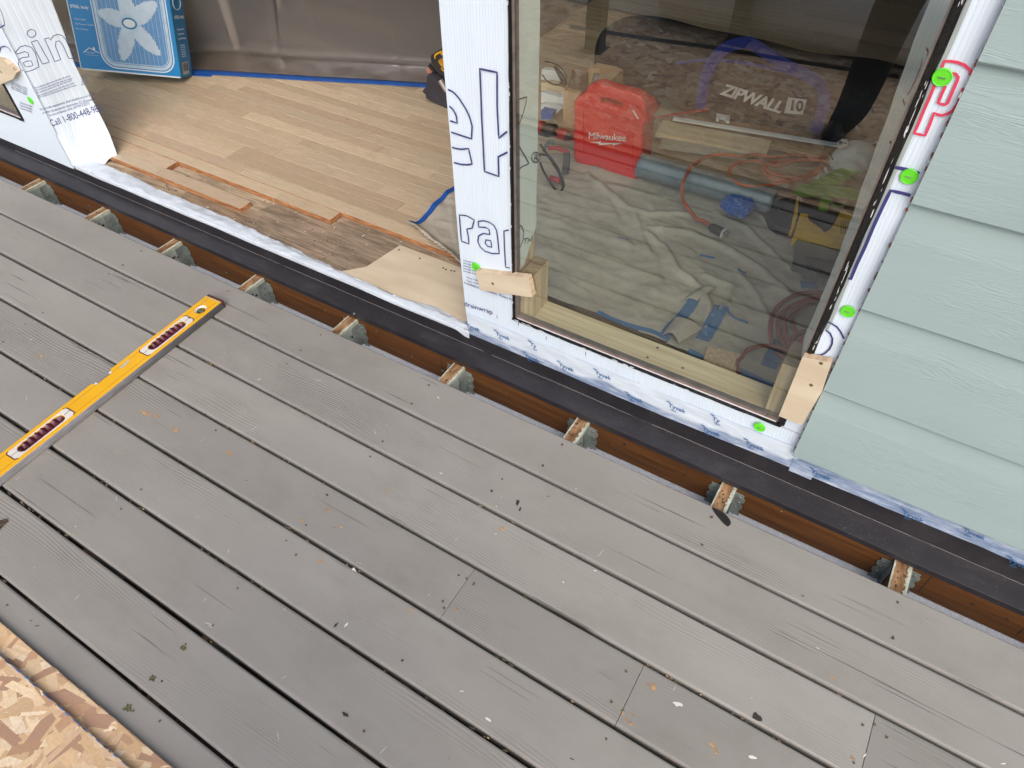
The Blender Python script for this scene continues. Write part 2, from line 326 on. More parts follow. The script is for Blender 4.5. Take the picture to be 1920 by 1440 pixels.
# ------------------------------------------------------------------ mesh building
class MB:
    def __init__(s): s.v = []; s.f = []; s.m = []; s.c = []
    def add(s, vs, fs, mi=0, col=(1, 1, 1)):
        o = len(s.v); s.v += [Vector(v) for v in vs]
        for f in fs: s.f.append([o + i for i in f]); s.m.append(mi); s.c.append(col)
    def box(s, x0, x1, y0, y1, z0, z1, mi=0, M=None, col=(1, 1, 1), tops=None):
        vs = [Vector((x, y, z)) for x in (x0, x1) for y in (y0, y1) for z in (z0, z1)]
        if M is not None: vs = [M @ v for v in vs]
        o = len(s.v); s.v += vs
        fs = [(0, 1, 3, 2), (4, 6, 7, 5), (0, 4, 5, 1), (2, 3, 7, 6), (0, 2, 6, 4), (1, 5, 7, 3)]  # -x +x -y +y -z +z
        for i, f in enumerate(fs):
            s.f.append([o + k for k in f]); s.m.append(mi if tops is None else tops[i]); s.c.append(col)
    def prism(s, poly, d, mi=0, cap=None, col=(1, 1, 1)):
        """poly: list of 3D points (planar); d: extrusion vector"""
        n = len(poly); a = [Vector(p) for p in poly]; b = [p + Vector(d) for p in a]
        s.add(a + b, [list(range(n)), list(range(2 * n - 1, n - 1, -1))], mi if cap is None else cap, col)
        s.add(a + b, [(i, i + n, (i + 1) % n + n, (i + 1) % n) for i in range(n)], mi, col)
    def tube(s, pts, r, sides=8, mi=0, closed=False, cap=True, flat=1.0, nrm=None):
        pts = [Vector(p) for p in pts]; n = len(pts); rings = []
        prev = None
        for i, p in enumerate(pts):
            a = pts[(i - 1) % n] if (closed or i > 0) else p; b = pts[(i + 1) % n] if (closed or i < n - 1) else p
            t = (b - a).normalized()
            up = nrm if nrm is not None else (prev if prev is not None else (Vector((0, 0, 1)) if abs(t.z) < .9 else Vector((1, 0, 0))))
            sx = t.cross(up)
            if sx.length < 1e-5: sx = t.orthogonal()
            sx.normalize(); uy = sx.cross(t).normalized(); prev = uy
            rr = r[i] if isinstance(r, (list, tuple)) else r
            rings.append([p + sx * cos(2 * pi * k / sides) * rr + uy * sin(2 * pi * k / sides) * rr * flat for k in range(sides)])
        vs = [v for q in rings for v in q]; fs = []
        for i in range(n if closed else n - 1):
            for k in range(sides):
                a, b = i * sides, ((i + 1) % n) * sides; k2 = (k + 1) % sides
                fs.append((a + k, a + k2, b + k2, b + k))
        if cap and not closed:
            fs.append(tuple(range(sides))[::-1]); fs.append(tuple((n - 1) * sides + k for k in range(sides)))
        s.add(vs, fs, mi)
    def ribbon(s, pts, wd, nrm, mi=0, closed=False):
        pts = [Vector(p) for p in pts]; n = len(pts); nrm = Vector(nrm); L = []
        for i, p in enumerate(pts):
            a = pts[(i - 1) % n] if (closed or i > 0) else p; b = pts[(i + 1) % n] if (closed or i < n - 1) else p
            t = (b - a).normalized(); sd = nrm.cross(t).normalized() * wd * .5; L.append((p + sd, p - sd))
        vs = [q for pr in L for q in pr]; m = n if closed else n - 1
        s.add(vs, [(2 * i, 2 * i + 1, 2 * ((i + 1) % n) + 1, 2 * ((i + 1) % n)) for i in range(m)], mi)
    def disc(s, c, r, h, nrm=(0, 0, 1), sides=14, mi=0, dome=0):
        nrm = Vector(nrm).normalized(); a = nrm.orthogonal().normalized(); b = nrm.cross(a); c = Vector(c)
        ring = lambda rr, hh: [c + nrm * hh + (a * cos(2 * pi * k / sides) + b * sin(2 * pi * k / sides)) * rr for k in range(sides)]
        vs = ring(r, 0) + ring(r, h * .6) + ring(r * .85, h) + [c + nrm * (h + dome)]
        fs = [(k, (k + 1) % sides, sides + (k + 1) % sides, sides + k) for k in range(sides)]
        fs += [(sides + k, sides + (k + 1) % sides, 2 * sides + (k + 1) % sides, 2 * sides + k) for k in range(sides)]
        fs += [(2 * sides + k, 2 * sides + (k + 1) % sides, 3 * sides) for k in range(sides)]
        s.add(vs, fs, mi)
    def grid(s, f, nu, nv, mi=0, keep=None):
        vs = [Vector(f(i / nu, j / nv)) for i in range(nu + 1) for j in range(nv + 1)]
        fs = []
        for i in range(nu):
            for j in range(nv):
                if keep and not keep((i + .5) / nu, (j + .5) / nv): continue
                a = i * (nv + 1) + j; fs.append((a, a + nv + 1, a + nv + 2, a + 1))
        s.add(vs, fs, mi)
    def build(s, name, mats, parent=None, bevel=0, smooth=False, solid=0, label=None, segs=2, weld=False):
        me = bpy.data.meshes.new(name); me.from_pydata([tuple(v) for v in s.v], [], s.f)
        if not isinstance(mats, (list, tuple)): mats = [mats]
        for m in mats: me.materials.append(m)
        me.polygons.foreach_set('material_index', s.m)
        if any(c != (1, 1, 1) for c in s.c):
            ca = me.color_attributes.new('Col', 'FLOAT_COLOR', 'CORNER'); k = 0
            for p, c in zip(me.polygons, s.c):
                for li in p.loop_indices: ca.data[li].color = (*c, 1)
        bm = bmesh.new(); bm.from_mesh(me)
        if weld: bmesh.ops.remove_doubles(bm, verts=bm.verts, dist=1e-5)
        if not solid: bmesh.ops.recalc_face_normals(bm, faces=bm.faces)
        bm.to_mesh(me); bm.free()
        me.update()
        if smooth: me.polygons.foreach_set('use_smooth', [True] * len(me.polygons))
        o = bpy.data.objects.new(name, me); C.objects.link(o)
        if parent is not None:
            o.parent = parent; bpy.context.view_layer.update() if False else None
            o.matrix_parent_inverse = Matrix.Identity(4)
        if solid:
            md = o.modifiers.new('thickness', 'SOLIDIFY'); md.thickness = solid; md.offset = 0
        if bevel:
            md = o.modifiers.new('bevel', 'BEVEL'); md.width = bevel; md.segments = segs; md.limit_method = 'ANGLE'; md.angle_limit = radians(40)
        if label: o['label'] = label
        return o
def tag(o, label=None, cat=None, group=None, kind=None):
    if label: o['label'] = label
    if cat: o['category'] = cat
    if group: o['group'] = group
    if kind: o['kind'] = kind
    return o
def thing(name, label, cat, group=None, loc=(0, 0, 0), rot=(0, 0, 0)):
    o = bpy.data.objects.new(name, None); C.objects.link(o); o.location = loc; o.rotation_euler = rot
    o.empty_display_size = .05
    return tag(o, label, cat, group)
def shift(mb, v):
    v = Vector(v); mb.v = [p - v for p in mb.v]; return mb
def blob(c, r, seed, n=11, sx=1, sy=1, rot=0):
    rd = random.Random(seed); out = []
    for k in range(n):
        a = 2 * pi * k / n; rr = r * rd.uniform(.55, 1.2); x, y = cos(a) * rr * sx, sin(a) * rr * sy
        out.append(Vector((c[0] + x * cos(rot) - y * sin(rot), c[1] + x * sin(rot) + y * cos(rot), c[2])))
    return out
def text_mesh(body, size, org, xd, yd, mat, name, parent, outline=0, extrude=.0002, shear=0, space=1, bold=0, label=None, drape=None):
    cu = bpy.data.curves.new(name, 'FONT'); cu.body = body; cu.size = size; cu.shear = shear; cu.space_character = space
    cu.offset = bold; cu.resolution_u = 4
    if outline: cu.fill_mode = 'NONE'; cu.bevel_depth = outline; cu.bevel_resolution = 0
    else: cu.extrude = extrude
    t = bpy.data.objects.new('tmp', cu); C.objects.link(t)
    dg = bpy.context.evaluated_depsgraph_get(); me = bpy.data.meshes.new_from_object(t.evaluated_get(dg))
    bpy.data.objects.remove(t)
    xd = Vector(xd).normalized(); yd = Vector(yd); yd = (yd - xd * yd.dot(xd)).normalized(); zd = xd.cross(yd)
    org = Vector(org)
    for v in me.vertices: v.co = org + xd * v.co.x + yd * v.co.y + zd * v.co.z * (.3 if outline else 1)
    if drape:
        for v in me.vertices: v.co.y = drape(v.co.x, v.co.z) - .0016
    me.materials.clear(); me.materials.append(mat)
    o = bpy.data.objects.new(name, me); C.objects.link(o)
    if parent is not None: o.parent = parent
    if label: o['label'] = label
    return o
def smooth_pts(pts, n=6, closed=False):
    pts = [Vector(p) for p in pts]; out = []; N = len(pts)
    for i in range(N if closed else N - 1):
        p0 = pts[(i - 1) % N] if (closed or i > 0) else pts[i]; p1 = pts[i]; p2 = pts[(i + 1) % N]
        p3 = pts[(i + 2) % N] if (closed or i + 2 < N) else p2
        for k in range(n):
            t = k / n; out.append(.5 * ((2 * p1) + (p2 - p0) * t + (2 * p0 - 5 * p1 + 4 * p2 - p3) * t * t + (3 * p1 - p0 - 3 * p2 + p3) * t ** 3))
    if not closed: out.append(pts[-1])
    return out
def PPl(u, v, p0, n):
    d = ray(u, v); return CAM + d * ((Vector(p0) - CAM).dot(Vector(n)) / d.dot(Vector(n)))
def nz(x, y=0, z=0): return noise.noise(Vector((x, y, z)))
def part(th, mb, name, mats, **k):
    """mb is in world coordinates; stored relative to the thing's base"""
    L = th.location
    if L.length > 0: shift(mb, L)
    return mb.build(name, mats, th, **k)
def sub(par, mb, name, mats, **k):           # sub-part (its part sits at the thing's base)
    L = par.parent.location if par.parent else par.location
    if L.length > 0: shift(mb, L)
    return mb.build(name, mats, par, **k)

# ------------------------------------------------------------------ setting
mb = MB(); mb.box(-60, 60, -60, 60, -1.3, -1.2); o = mb.build('ground', UNDER); tag(o, kind='structure')

PITCH, GAP, BT = .1461, .0085, .038
WY = .165                    # face of the sheathing wrap
FZ = .075                    # oak floor level
XL, XR = -3.2, 5.0

# ---- deck: boards, joists with hangers, ledger
deck = thing('deck', 'grey painted board deck with one row of boards taken up beside the house, joists showing', 'deck')
JO = {0: -.030, 1: -.032, 2: -.034, 3: -.028, 4: -.020, 5: -.012, 6: 0, 7: .015, 8: .033}
JX = [-1.076 + .4064 * i + JO.get(i, -.03 if i < 0 else .04) for i in range(-5, 16)]
seams = {}
for (u0, v0, u1, v1) in [(889, 1066, 823, 1165), (1205, 1250, 1152, 1366), (1641, 1344, 1616, 1440)]:
    a, b = P(u0, v0, z=0), P(u1, v1, z=0); m = (a + b) / 2
    seams.setdefault(int(math.floor(-m.y / PITCH)), []).append((a.x + b.x) / 2)
marks = []       # (x, y, material index, radius, sx, sy, rot)
def mk(u, v, mi, r, sx=1, sy=1, rot=0): p = P(u, v, z=0); marks.append((p.x, p.y, mi, r, sx, sy, rot))
mk(272, 775, 2, .013, 1.9, .55, .1); mk(296, 780, 2, .008, 1, .8); mk(330, 806, 2, .008, 1.4, .8); mk(431, 850, 2, .009, 1.2, .8); mk(77, 667, 2, .008, 1.8, .5, .2)
mk(233, 855, 2, .004); mk(617, 957, 2, .006, 2.4, .5, .0); mk(640, 988, 2, .005); mk(568, 976, 2, .005); mk(725, 919, 2, .004); mk(942, 991, 2, .006, 1.2)
mk(880, 1190, 2, .006); mk(620, 1180, 2, .006); mk(600, 1052, 2, .006); mk(770, 1145, 2, .004); mk(1226, 1289, 2, .008); mk(1270, 1320, 6, .007, 1.4, .7, .3)
mk(1339, 1403, 2, .009, 1.6, .5, -.5); mk(1410, 1420, 6, .005, 1.6, .6, .4); mk(1418, 1346, 3, .0095, 1.2, 1.0); mk(1168, 1338, 2, .004); mk(1182, 1358, 2, .004); mk(915, 1349, 6, .004, 2, .6)
mk(555, 1040, 4, .004); mk(648, 1340, 3, .006, 1.4, .7); mk(630, 1172, 3, .003, 1, 2.2); mk(649, 1172, 6, .003, 1, 2); mk(1175, 1350, 2, .004); mk(1562, 1272, 2, .004, 2.2, .5)
mk(1505, 1118, 4, .003); mk(970, 943, 3, .004, 1.2, 2.6, .3); mk(975, 955, 3, .003, 1, 2.4, .2); mk(922, 921, 3, .004); mk(57, 1133, 3, .003)
mk(286, 1272, 4, .007, 1.2, 1); mk(240, 1328, 4, .008, 1.3, 1); mk(344, 1215, 4, .006, 1.2, 1); mk(300, 1352, 4, .003)
for i in range(90):
    x, y = random.uniform(-.3, 3.2), random.uniform(-1.05, -.01)
    marks.append((x, y, random.choice([6, 6, 4, 3, 2, 6]), random.uniform(.0007, .0022), random.uniform(1, 3), random.uniform(.4, 1), random.uniform(0, 3)))
for i in range(40):
    x, y = random.gauss(1.1, .7), random.uniform(-1.05, -.01)
    marks.append((x, y, 6, random.uniform(.0025, .005), random.uniform(1.6, 3), .12, random.uniform(0, 3)))
DM = [DECK, SCREW, CHIP, GRIME, MOSS, JBROWN, LWHITE]
for k in range(24):
    y1 = -PITCH * k; y0 = -PITCH * (k + 1) + GAP + random.uniform(-.0015, .0015)
    cuts = [XL] + sorted(seams.get(k, [])) + [XR]
    if k > 8: cuts = [XL, random.uniform(-1, 4), XR]
    for a, b in zip(cuts[:-1], cuts[1:]):
        mb = MB(); n = max(2, int((b - a) / .12)); zz = random.uniform(-.0008, .0008)
        r = .005
        prof = [(y0, -BT), (y0, -r), (y0 + r * .3, -r * .3), (y0 + r, 0), (y1 - r, 0), (y1 - r * .3, -r * .3), (y1, -r), (y1, -BT)]
        def f(i, j, a=a, b=b, k=k):
            x = a + .0006 + (b - a - .0012) * i / n; y, z = prof[j]
            e = (nz(x * 2.5, k * 3.1) * .0022 if j in (0, 1, 2) else nz(x * 2.2, k * 5.7 + 9) * .0020 if j > 4 else 0)
            if k == 0 and j > 4: e *= .3
            return (x, y + e, z + zz)
        vs = [f(i, j) for i in range(n + 1) for j in range(8)]
        fs = [(i * 8 + j, i * 8 + (j + 1) % 8, (i + 1) * 8 + (j + 1) % 8, (i + 1) * 8 + j) for i in range(n) for j in range(8)]
        fs += [tuple(range(8)), tuple(n * 8 + j for j in range(8))]
        mb.add(vs, fs, 0)
        ym = (y0 + y1) / 2
        if k < 9:
            for jx in JX:
                for s_ in (-1, 1):
                    x = jx + .019 + random.uniform(-.012, .012); y = ym + s_ * random.uniform(.038, .048)
                    if a < x < b and -.6 < x < 3.4:
                        rr = random.uniform(.0028, .0040)
                        vis = random.random()
                        if k == 0 or vis < .55: mb.add(blob((x, y, zz + .0006), rr * (1.15 if k == 0 else 1), int(x * 999), 9), [tuple(range(9))], 1 if (k == 0 or vis < .3) else 4)
            for sx_ in cuts[1:-1]:
                for dx in (-.022, .022):
                    for s_ in (-1, 1):
                        x = sx_ + dx + random.uniform(-.006, .006)
                        if a < x < b: mb.add(blob((x, ym + s_ * .035, zz + .0006), .004, int(x * 777), 9), [tuple(range(9))], 2 if random.random() < .5 else 4)
        for (x, y, mi, rr, sx, sy, ro) in marks:
            if a < x < b and y0 + .006 < y < y1 - .006:
                pl = blob((x, y, zz + .0007 + random.uniform(0, .0003)), rr, int(x * 1234 + y * 999), 13, sx, sy, ro)
                pl = [Vector((p.x, min(max(p.y, y0 + .005), y1 - .005), p.z)) for p in pl]
                mb.add(pl, [tuple(range(13))], mi)
        ob = mb.build('deck_board', DM, deck)
        for p in ob.data.polygons: pass
# debris lodged in the gaps
mb = MB()
for k in range(1, 8):
    cc_ = [random.uniform(-.3, 2.6) for _ in range(5)]
    for i in range(55 if k > 1 else 12):
        x = random.gauss(random.choice(cc_), .09) if i % 3 else random.uniform(-.4, 3); rr = random.uniform(.0008, .0028)
        y = -PITCH * k + GAP / 2 + random.uniform(-.002, .002)
        c = Vector((x, y, random.uniform(-.012, -.004)))
        pl = blob(c, rr, i * 31 + k, 8, random.uniform(1, 3), .9); mb.prism(pl, (0, 0, -.003), random.choice([0, 0, 1]))
o = mb.build('gap_debris', [MOSS, CHIP]); tag(o, 'mossy crumbs and splinters lodged in the gaps between deck boards', 'debris', kind='stuff')
# reddish strip seen through the eighth gap
mb = MB()
y = -PITCH * 7 + GAP / 2
JT = simple('red_brown_joist_tape', (.13, .045, .035), .5)
for a, b in [(.44, .535), (.66, .80), (.98, 1.03), (1.04, 1.2)]: mb = MB(); mb.box(a, b, y - .02, y + .02, -.046, -.040); mb.build('joist_tape', JT, deck)
# joists
lab = []
for i, jx in enumerate(JX):
    mb = MB(); w_ = .038; x0, x1 = jx, jx + w_; ye = .109
    N_ = 14
    # tops: -x +x -y +y -z +z
    mb.box(x0, x1, -3.4, ye, -.178, -.0385, tops=[2, 1, 0, 0, 0, 0])
    # ragged pale paint film along the two top edges
    for side, wd in ((1, .006), (0, .002)):
        n = 26
        for q in range(n):
            ya = -.02 + (ye + .02) * q / n; yb = -.02 + (ye + .02) * (q + 1) / n
            wq = wd * (1 + .9 * nz(q * .9, jx * 7)) + .0006
            xx = (x1 - wq, x1 + .0009) if side else (x0 - .0009, x0 + wq)
            mb.box(xx[0], xx[1], ya, yb + .0004, -.050 if side else -.044, -.0375 + .0004 * nz(q, jx), 3)
    # old screw holes and stain on the bare top
    rd = random.Random(i)
    for q in range(9):
        mb.add(blob((jx + rd.uniform(.008, .030), rd.uniform(.0, .09), -.0377), rd.uniform(.001, .003), q + i * 9, 8, 1, 1.5), [tuple(range(8))], 4)
    # knot holes / nail heads in painted side face
    for q in range(5):
        c = Vector((x1 + .0003, rd.uniform(.0, .09), rd.uniform(-.09, -.055))); r_ = rd.uniform(.002, .005)
        mb.add([c + Vector((0, cos(t * pi / 4) * r_ * 1.5, sin(t * pi / 4) * r_)) for t in range(8)], [tuple(range(8))], 4)
    jo = mb.build('joist', [JTOP, JPAINT, JBROWN, JEDGE, GRIME], deck)
    if not (-1.2 < jx < 2.8): continue
    # hanger
    hb = MB(); ly = .1095; zt, zb = -.052, -.178
    for s_ in (0, 1):
        xs = x1 + .0012 if s_ else x0 - .0028; d = 1 if s_ else -1
        hb.box(xs, xs + .0016, ly - .036, ly, zb, zt)
        fx0 = x1 + .0012 if s_ else x0 - .0012
        # flange on the ledger with a toothed outer edge
        pl = [Vector((fx0, ly - .0022, zb)), Vector((fx0, ly - .0022, zt))]; nt_ = 4
        for q in range(nt_ * 2):
            z_ = zt + (zb - zt) * (q + .5) / (nt_ * 2); o_ = .028 if q % 2 else .0235
            pl += [Vector((fx0 + d * o_, ly - .0022, z_ + .0065)), Vector((fx0 + d * o_, ly - .0022, z_ - .0065))]
        hb.prism(pl, (0, .002, 0))
        for z_ in (-.066, -.088, -.110, -.140):
            hb.disc((fx0 + d * .014 + rd.uniform(-.003, .003), ly - .002, z_), .0038, .002, (0, -1, 0), 10, 1)
            hb.disc((xs + (.0016 if s_ else 0), ly - .020 + rd.uniform(-.006, .006), z_ - .006), .0038, .002, (d, 0, 0), 10, 1)
    hb.box(x0 - .002, x1 + .002, ly - .036, ly, zb - .0022, zb)
    hb.build('joist_hanger', [HANG, NAIL], jo)
# ledger
mb = MB(); mb.box(XL, XR, .111, .149, -.135, -.030)
rd = random.Random(4)
for i in range(36):
    c = Vector((rd.uniform(-1, 3), .1106, rd.uniform(-.105, -.05))); r_ = rd.uniform(.003, .006)
    mb.disc(c, r_ * .9, .001, (0, -1, 0), 10, 1 if i % 2 else 2)
for x in (P(1070, 0, y=.1).x if 0 else .893, 2.50, 2.29): mb.box(x, x + .0015, .1102, .111, -.12, -.04, 1)
mb.build('ledger_board', [LEDG, GRIME, NAIL], deck)
# ------------------------------------------------------------------ house wall
RX0, RX1, RX2, RX3 = -.885, .968, 1.131, 1.850      # opening left, post left, window left, window right
SZ = .190                                           # rough sill top
WT = 2.25
house = thing('house_wall', 'house wall opened for new windows, white drainwrap with sage lap siding to the right', 'house')
# framing
mb = MB()
mb.box(RX1 + .004, RX2 - .003, WY + .012, .265, .056, WT)
mb.build('stud', [PINEV], house, label='framing post between the opening and the window')
mb = MB(); mb.box(RX3 + .003, RX3 + .10, WY + .012, .265, .056, WT); mb.box(RX3 + .14, 5.0, WY + .012, .265, -.1, WT); mb.build('stud', [PINEV], house)
mb = MB(); mb.box(-3.2, RX0 - .02, WY + .012, .265, .056, .19); mb.build('stud', [PINEV], house)
mb = MB(); mb.box(-3.2, 5.0, WY + .002, .265, WT + .001, 2.75); mb.build('header', [PINE], house)
mb = MB(); mb.box(-3.2, 5.0, .139, .265, -1.2, -.12); mb.box(-3.2, 5.0, .17, .21, -.119, .040); mb.build('rim_board', [LEDG], house)
mb = MB(); mb.box(RX2 + .0005, RX3 - .0005, WY + .012, .266, .152, SZ); mb.box(RX2, RX3, .18, .262, .056, .1515)
sill = mb.build('window_sill', [PINE], house, bevel=.0012, label='rough pine sill board behind the glass')
for (u, v) in [(1233, 652), (1214, 670), (1280, 690)]:
    p = P(u, v, z=SZ); mb = MB(); mb.disc((p.x, p.y, SZ), .0035, .0006, (0, 0, 1), 10); mb.build('screw', [SCREW], sill)
# sheathing wrap faces ------------------------------------------------
def wy(x, z): return WY - .006 + .0014 * nz(x * 6, z * 4) + .0008 * nz(x * 21, z * 2)
mb = MB()
xl = lambda z: .962 + .004 * nz(z * 3, 5) + .010 * max(0, (.16 - z)) / .16
mb.grid(lambda a, b: ((lambda z: (lambda x: (x, wy(x, z), z))(xl(z) + (1.1285 - xl(z)) * a))(.088 + (WT + .4 - .088) * b)), 10, 160)
mb.grid(lambda a, b: (lambda x, z: (x, wy(x, z) - .001, z))(1.12 + (1.925 - 1.12) * a, .088 + (.1835 - .088) * b), 90, 12)
mb.grid(lambda a, b: (lambda x, z: (x, wy(x, z), z))(1.8605 + .075 * a, .184 + (WT + .4 - .184) * b), 6, 150)
mb.grid(lambda a, b: (lambda x, z: (x, wy(x, z), z))(1.1285 + (1.8605 - 1.1285) * a, WT + .4 * b), 30, 6)
mb.build('drainwrap', [WRAP], house, smooth=True, weld=True)
# left pier: wrapped wall face, window 2, loose flap
def wl(x, z): return WY - .008 + .002 * nz(x * 5, z * 3)
mb = MB()
mb.grid(lambda a, b: (lambda x, z: (x, wl(x, z), z))(-3.0 + (RX0 + 3.0) * a, .045 + .145 * b), 60, 8)
mb.grid(lambda a, b: (lambda x, z: (x, wl(x, z), z))(-1.082 + (RX0 + .01 + 1.082) * a, .19 + (WT - .19) * b), 8, 90)
mb.build('drainwrap', [WRAP], house, smooth=True, label='white drainwrap on the wall left of the opening')
mb = MB(); mb.box(-1.03, RX0 - .008, WY + .004, .33, .19, WT); mb.box(-3.15, RX0 - .008, .266, .33, .06, .19); mb.build('stud', [PINEV], house)
# wrap folded round the corner into the opening; (s, z) run along its depth and height
def jth(z): t = max(0.0, min(1.0, (z - .04) / .26)); return radians(49 + 24 * t * t * (3 - 2 * t))
def FLP(s_, z, off=0.0):
    th_ = jth(z); w_ = .0035 * nz(s_ * 14, z * 3, 4) + .006 * sin(s_ * 60 + z * 5) * max(0, .22 - z) / .2 * min(1, s_ / .05)
    n_ = Vector((sin(th_), -cos(th_), 0)); fl_ = .016 * math.exp(-max(0, z - .05) / .03) * min(1, s_ / .06)
    return Vector((RX0 + .004 + s_ * cos(th_), WY - .009 + s_ * sin(th_), z)) + n_ * (w_ * min(1, s_ / .03) + off + fl_)
def PF(u, v):
    z = .3
    for _ in range(12):
        th_ = jth(z); q = PPl(u, v, (RX0 + .004, WY - .009, 0), (sin(th_), -cos(th_), 0)); z = z * .5 + q.z * .5
    return (Vector((q.x - RX0 - .004, q.y - WY + .009)).length * (1 if q.y > WY - .009 else -1), q.z)
redge = sorted([PF(u, v)[::-1] for u, v in [(97, 0), (120, 60), (140, 120), (160, 160), (180, 200), (205, 250), (220, 290)]])
def sedge(z):
    if z <= redge[0][0]: return redge[0][1]
    for (z0, s0), (z1, s1) in zip(redge[:-1], redge[1:]):
        if z <= z1: return s0 + (s1 - s0) * (z - z0) / (z1 - z0)
    return redge[-1][1]
def flapxy(a, b):
    zb = .050 + .016 * a + .006 * sin(a * 17) * (.4 + a); z = zb + (2.2 - zb) * b ** 1.5
    return FLP(sedge(z) * a, z)
mb = MB(); mb.grid(flapxy, 60, 130)
flap = mb.build('drainwrap_flap', [WRAP], house, smooth=True, solid=.0006, label='drainwrap folded into the left side of the opening, hanging to the floor')
# reveals (wrap turned into the window opening)
mb = MB()
def rv(a, b):
    z = .338 + (WT - .338) * b; d = .103 + .004 * nz(z * 5, 2); 
    if z < .42: d -= (.42 - z) / .08 * .06
    return (RX2 - .0005 - .0008 * nz(z * 9, a * 3), WY + .0005 + d * a, z)
mb.grid(rv, 6, 140)
mb.grid(lambda a, b: (lambda z: (RX3 + .0015 - (.037 - .016 * max(0, min(1, (1.0 - z) / .4))) * a + .003 * a * nz(z * 14, 3), WY + .0005 + (.100 + .004 * nz(z * 8, 7)) * a, z))(.36 + (WT - .36) * b), 6, 120)
mb.build('drainwrap', [WRAPX], house, smooth=True, label='drainwrap folded into the side of the window opening')
# housewrap flap over the threshold
topx = [(-.86, .212), (-.75, .222), (-.60, .219), (-.43, .208), (-.29, .211), (-.087, .211), (.053, .203), (.20, .197), (.27, .193), (.47, .182), (.60, .178), (.70, .172), (.78, .190), (.84, .196), (.945, .183), (.975, .170)]
def ytop(x):
    for (a, ya), (b, yb) in zip(topx[:-1], topx[1:]):
        if a <= x <= b: return ya + (yb - ya) * (x - a) / (b - a)
    return topx[0][1]
def thr(a, b):
    x = -.86 + 1.835 * a; yt = ytop(x) + .004 * nz(x * 17, 3) + .003 * nz(x * 45, 1)
    zb = .0535 + .003 * nz(x * 5, 8) - .012 * max(0, min(1, (x - .93) / .03))
    L = [(WY - .0118, zb), (WY - .0118, zb + .006), (WY - .0098, .0655), (WY + .010, .0685), (yt, .0645)]
    s_ = b * 4; i = min(3, int(s_)); t = s_ - i
    y = L[i][0] + (L[i + 1][0] - L[i][0]) * t; z = L[i][1] + (L[i + 1][1] - L[i][1]) * t
    wr = (.0026 * nz(x * 22, b * 6) + .0022 * abs(nz(x * 38 + b * 14, b * 9, 3)) + .004 * max(0, nz(x * 9 + b * 4, b * 5))) * (.3 + b)
    return (x, y - wr * .5 * (1 - b), z + wr + (.006 * max(0, nz(x * 14, 4)) * b * b))
mb = MB(); mb.grid(thr, 420, 16); mb.build('threshold_flap', [FLAP], house, smooth=True, label='wrinkled stained white wrap folded over the threshold of the opening')
# flashing: upper leg, sloped shelf, drip edge (two lengths lapped)
def fl(x0, x1, off, zt=.054, name='flashing'):
    mb = MB(); prof = [(.1585, zt), (.1585, .007), (.1035, -.006), (.1015, -.020), (.1045, -.0245)]
    n = int((x1 - x0) / .04)
    def g(a, b):
        i = int(round(b * 4)); y, z = prof[i]; x = x0 + (x1 - x0) * a
        wv = nz(x * 1.7, 2) * .0022 + nz(x * 6, 8) * .0006
        tt = max(0, min(1, (x - .9) / 1.5))
        return (x, y - off * (1 if i < 2 else 0) - (.005 * tt if i > 1 else 0) + (wv if i > 1 else wv * .3), z + off + wv * .6 - (.005 * tt if i else 0))
    mb.grid(g, n, 4); ob = mb.build(name, [FLASH], house, solid=.0010)
    md = ob.modifiers.new('bevel', 'BEVEL'); md.width = .0015; md.segments = 2; md.limit_method = 'ANGLE'; md.angle_limit = radians(30)
    return ob
f1 = fl(-3.1, .985, 0, .060); f2 = fl(.955, 5.0, .0014, .066)
for (u, v) in [(688, 547), (664, 588)]:
    mb = MB(); p = P(u, v, y=.1578) if v < 560 else P(u, v, z=-.004)
    mb.disc(p, .0042, .0016, (0, -1, 0) if v < 560 else (0, -.2, 1), 12); mb.build('rivet', [NAIL], f1)
rd = random.Random(21); mb = MB()
def rdg(x): tt = max(0, min(1, (x - .9) / 1.5)); return .0090 - .005 * tt
for a, b in [(-1.3, .20), (.22, 1.02), (1.05, 1.50), (1.56, 2.62)]:
    n = int((b - a) / .02); mb.ribbon([Vector((a + (b - a) * k / n, .1560 - .0008 * nz(k * .4, a), rdg(a + (b - a) * k / n) + .0009 + .0006 * nz(k * .3, b))) for k in range(n + 1)], .0008, (0, -.7, .7))
for i in range(620):
    x = rd.uniform(-1.2, 2.7) if i % 2 else rd.gauss(rd.choice([.5, 1.05, 1.95, 2.4]), .12); y = .1565 - abs(rd.gauss(0, .018)) if i % 3 else .1565 - rd.uniform(0, .004)
    if y < .108: continue
    z = .0080 - (.1585 - y) * .236 + (rdg(x) - .0090) + .0011; mb.add(blob((x, y, z), rd.uniform(.0003, .0009), i, 6, rd.uniform(1, 2), .7, rd.uniform(0, 3)), [tuple(range(6))])
ob_ = mb.build('dust_specks', [simple('pale_dust', (.27, .26, .25), .9)], f1); tag(ob_, kind='stuff')
# white drainwrap under the ledger, sheet tilted outward to catch light, tinted greyer
mb = MB(); mb.grid(lambda a, b: (-3 + 8 * a, .0 + .130 * b + .001 * nz(a * 40, b * 4), -.170 + .034 * b + .003 * nz(a * 30, b * 3)), 300, 6)
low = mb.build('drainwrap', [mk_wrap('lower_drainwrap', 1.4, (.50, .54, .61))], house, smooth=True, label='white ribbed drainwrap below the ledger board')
text_mesh('DUPONT', .105, (.590, .005, -.155), (1, 0, 0), (0, .115, .034), INKP, 'printed_letters', low, outline=.0012, space=1.1)
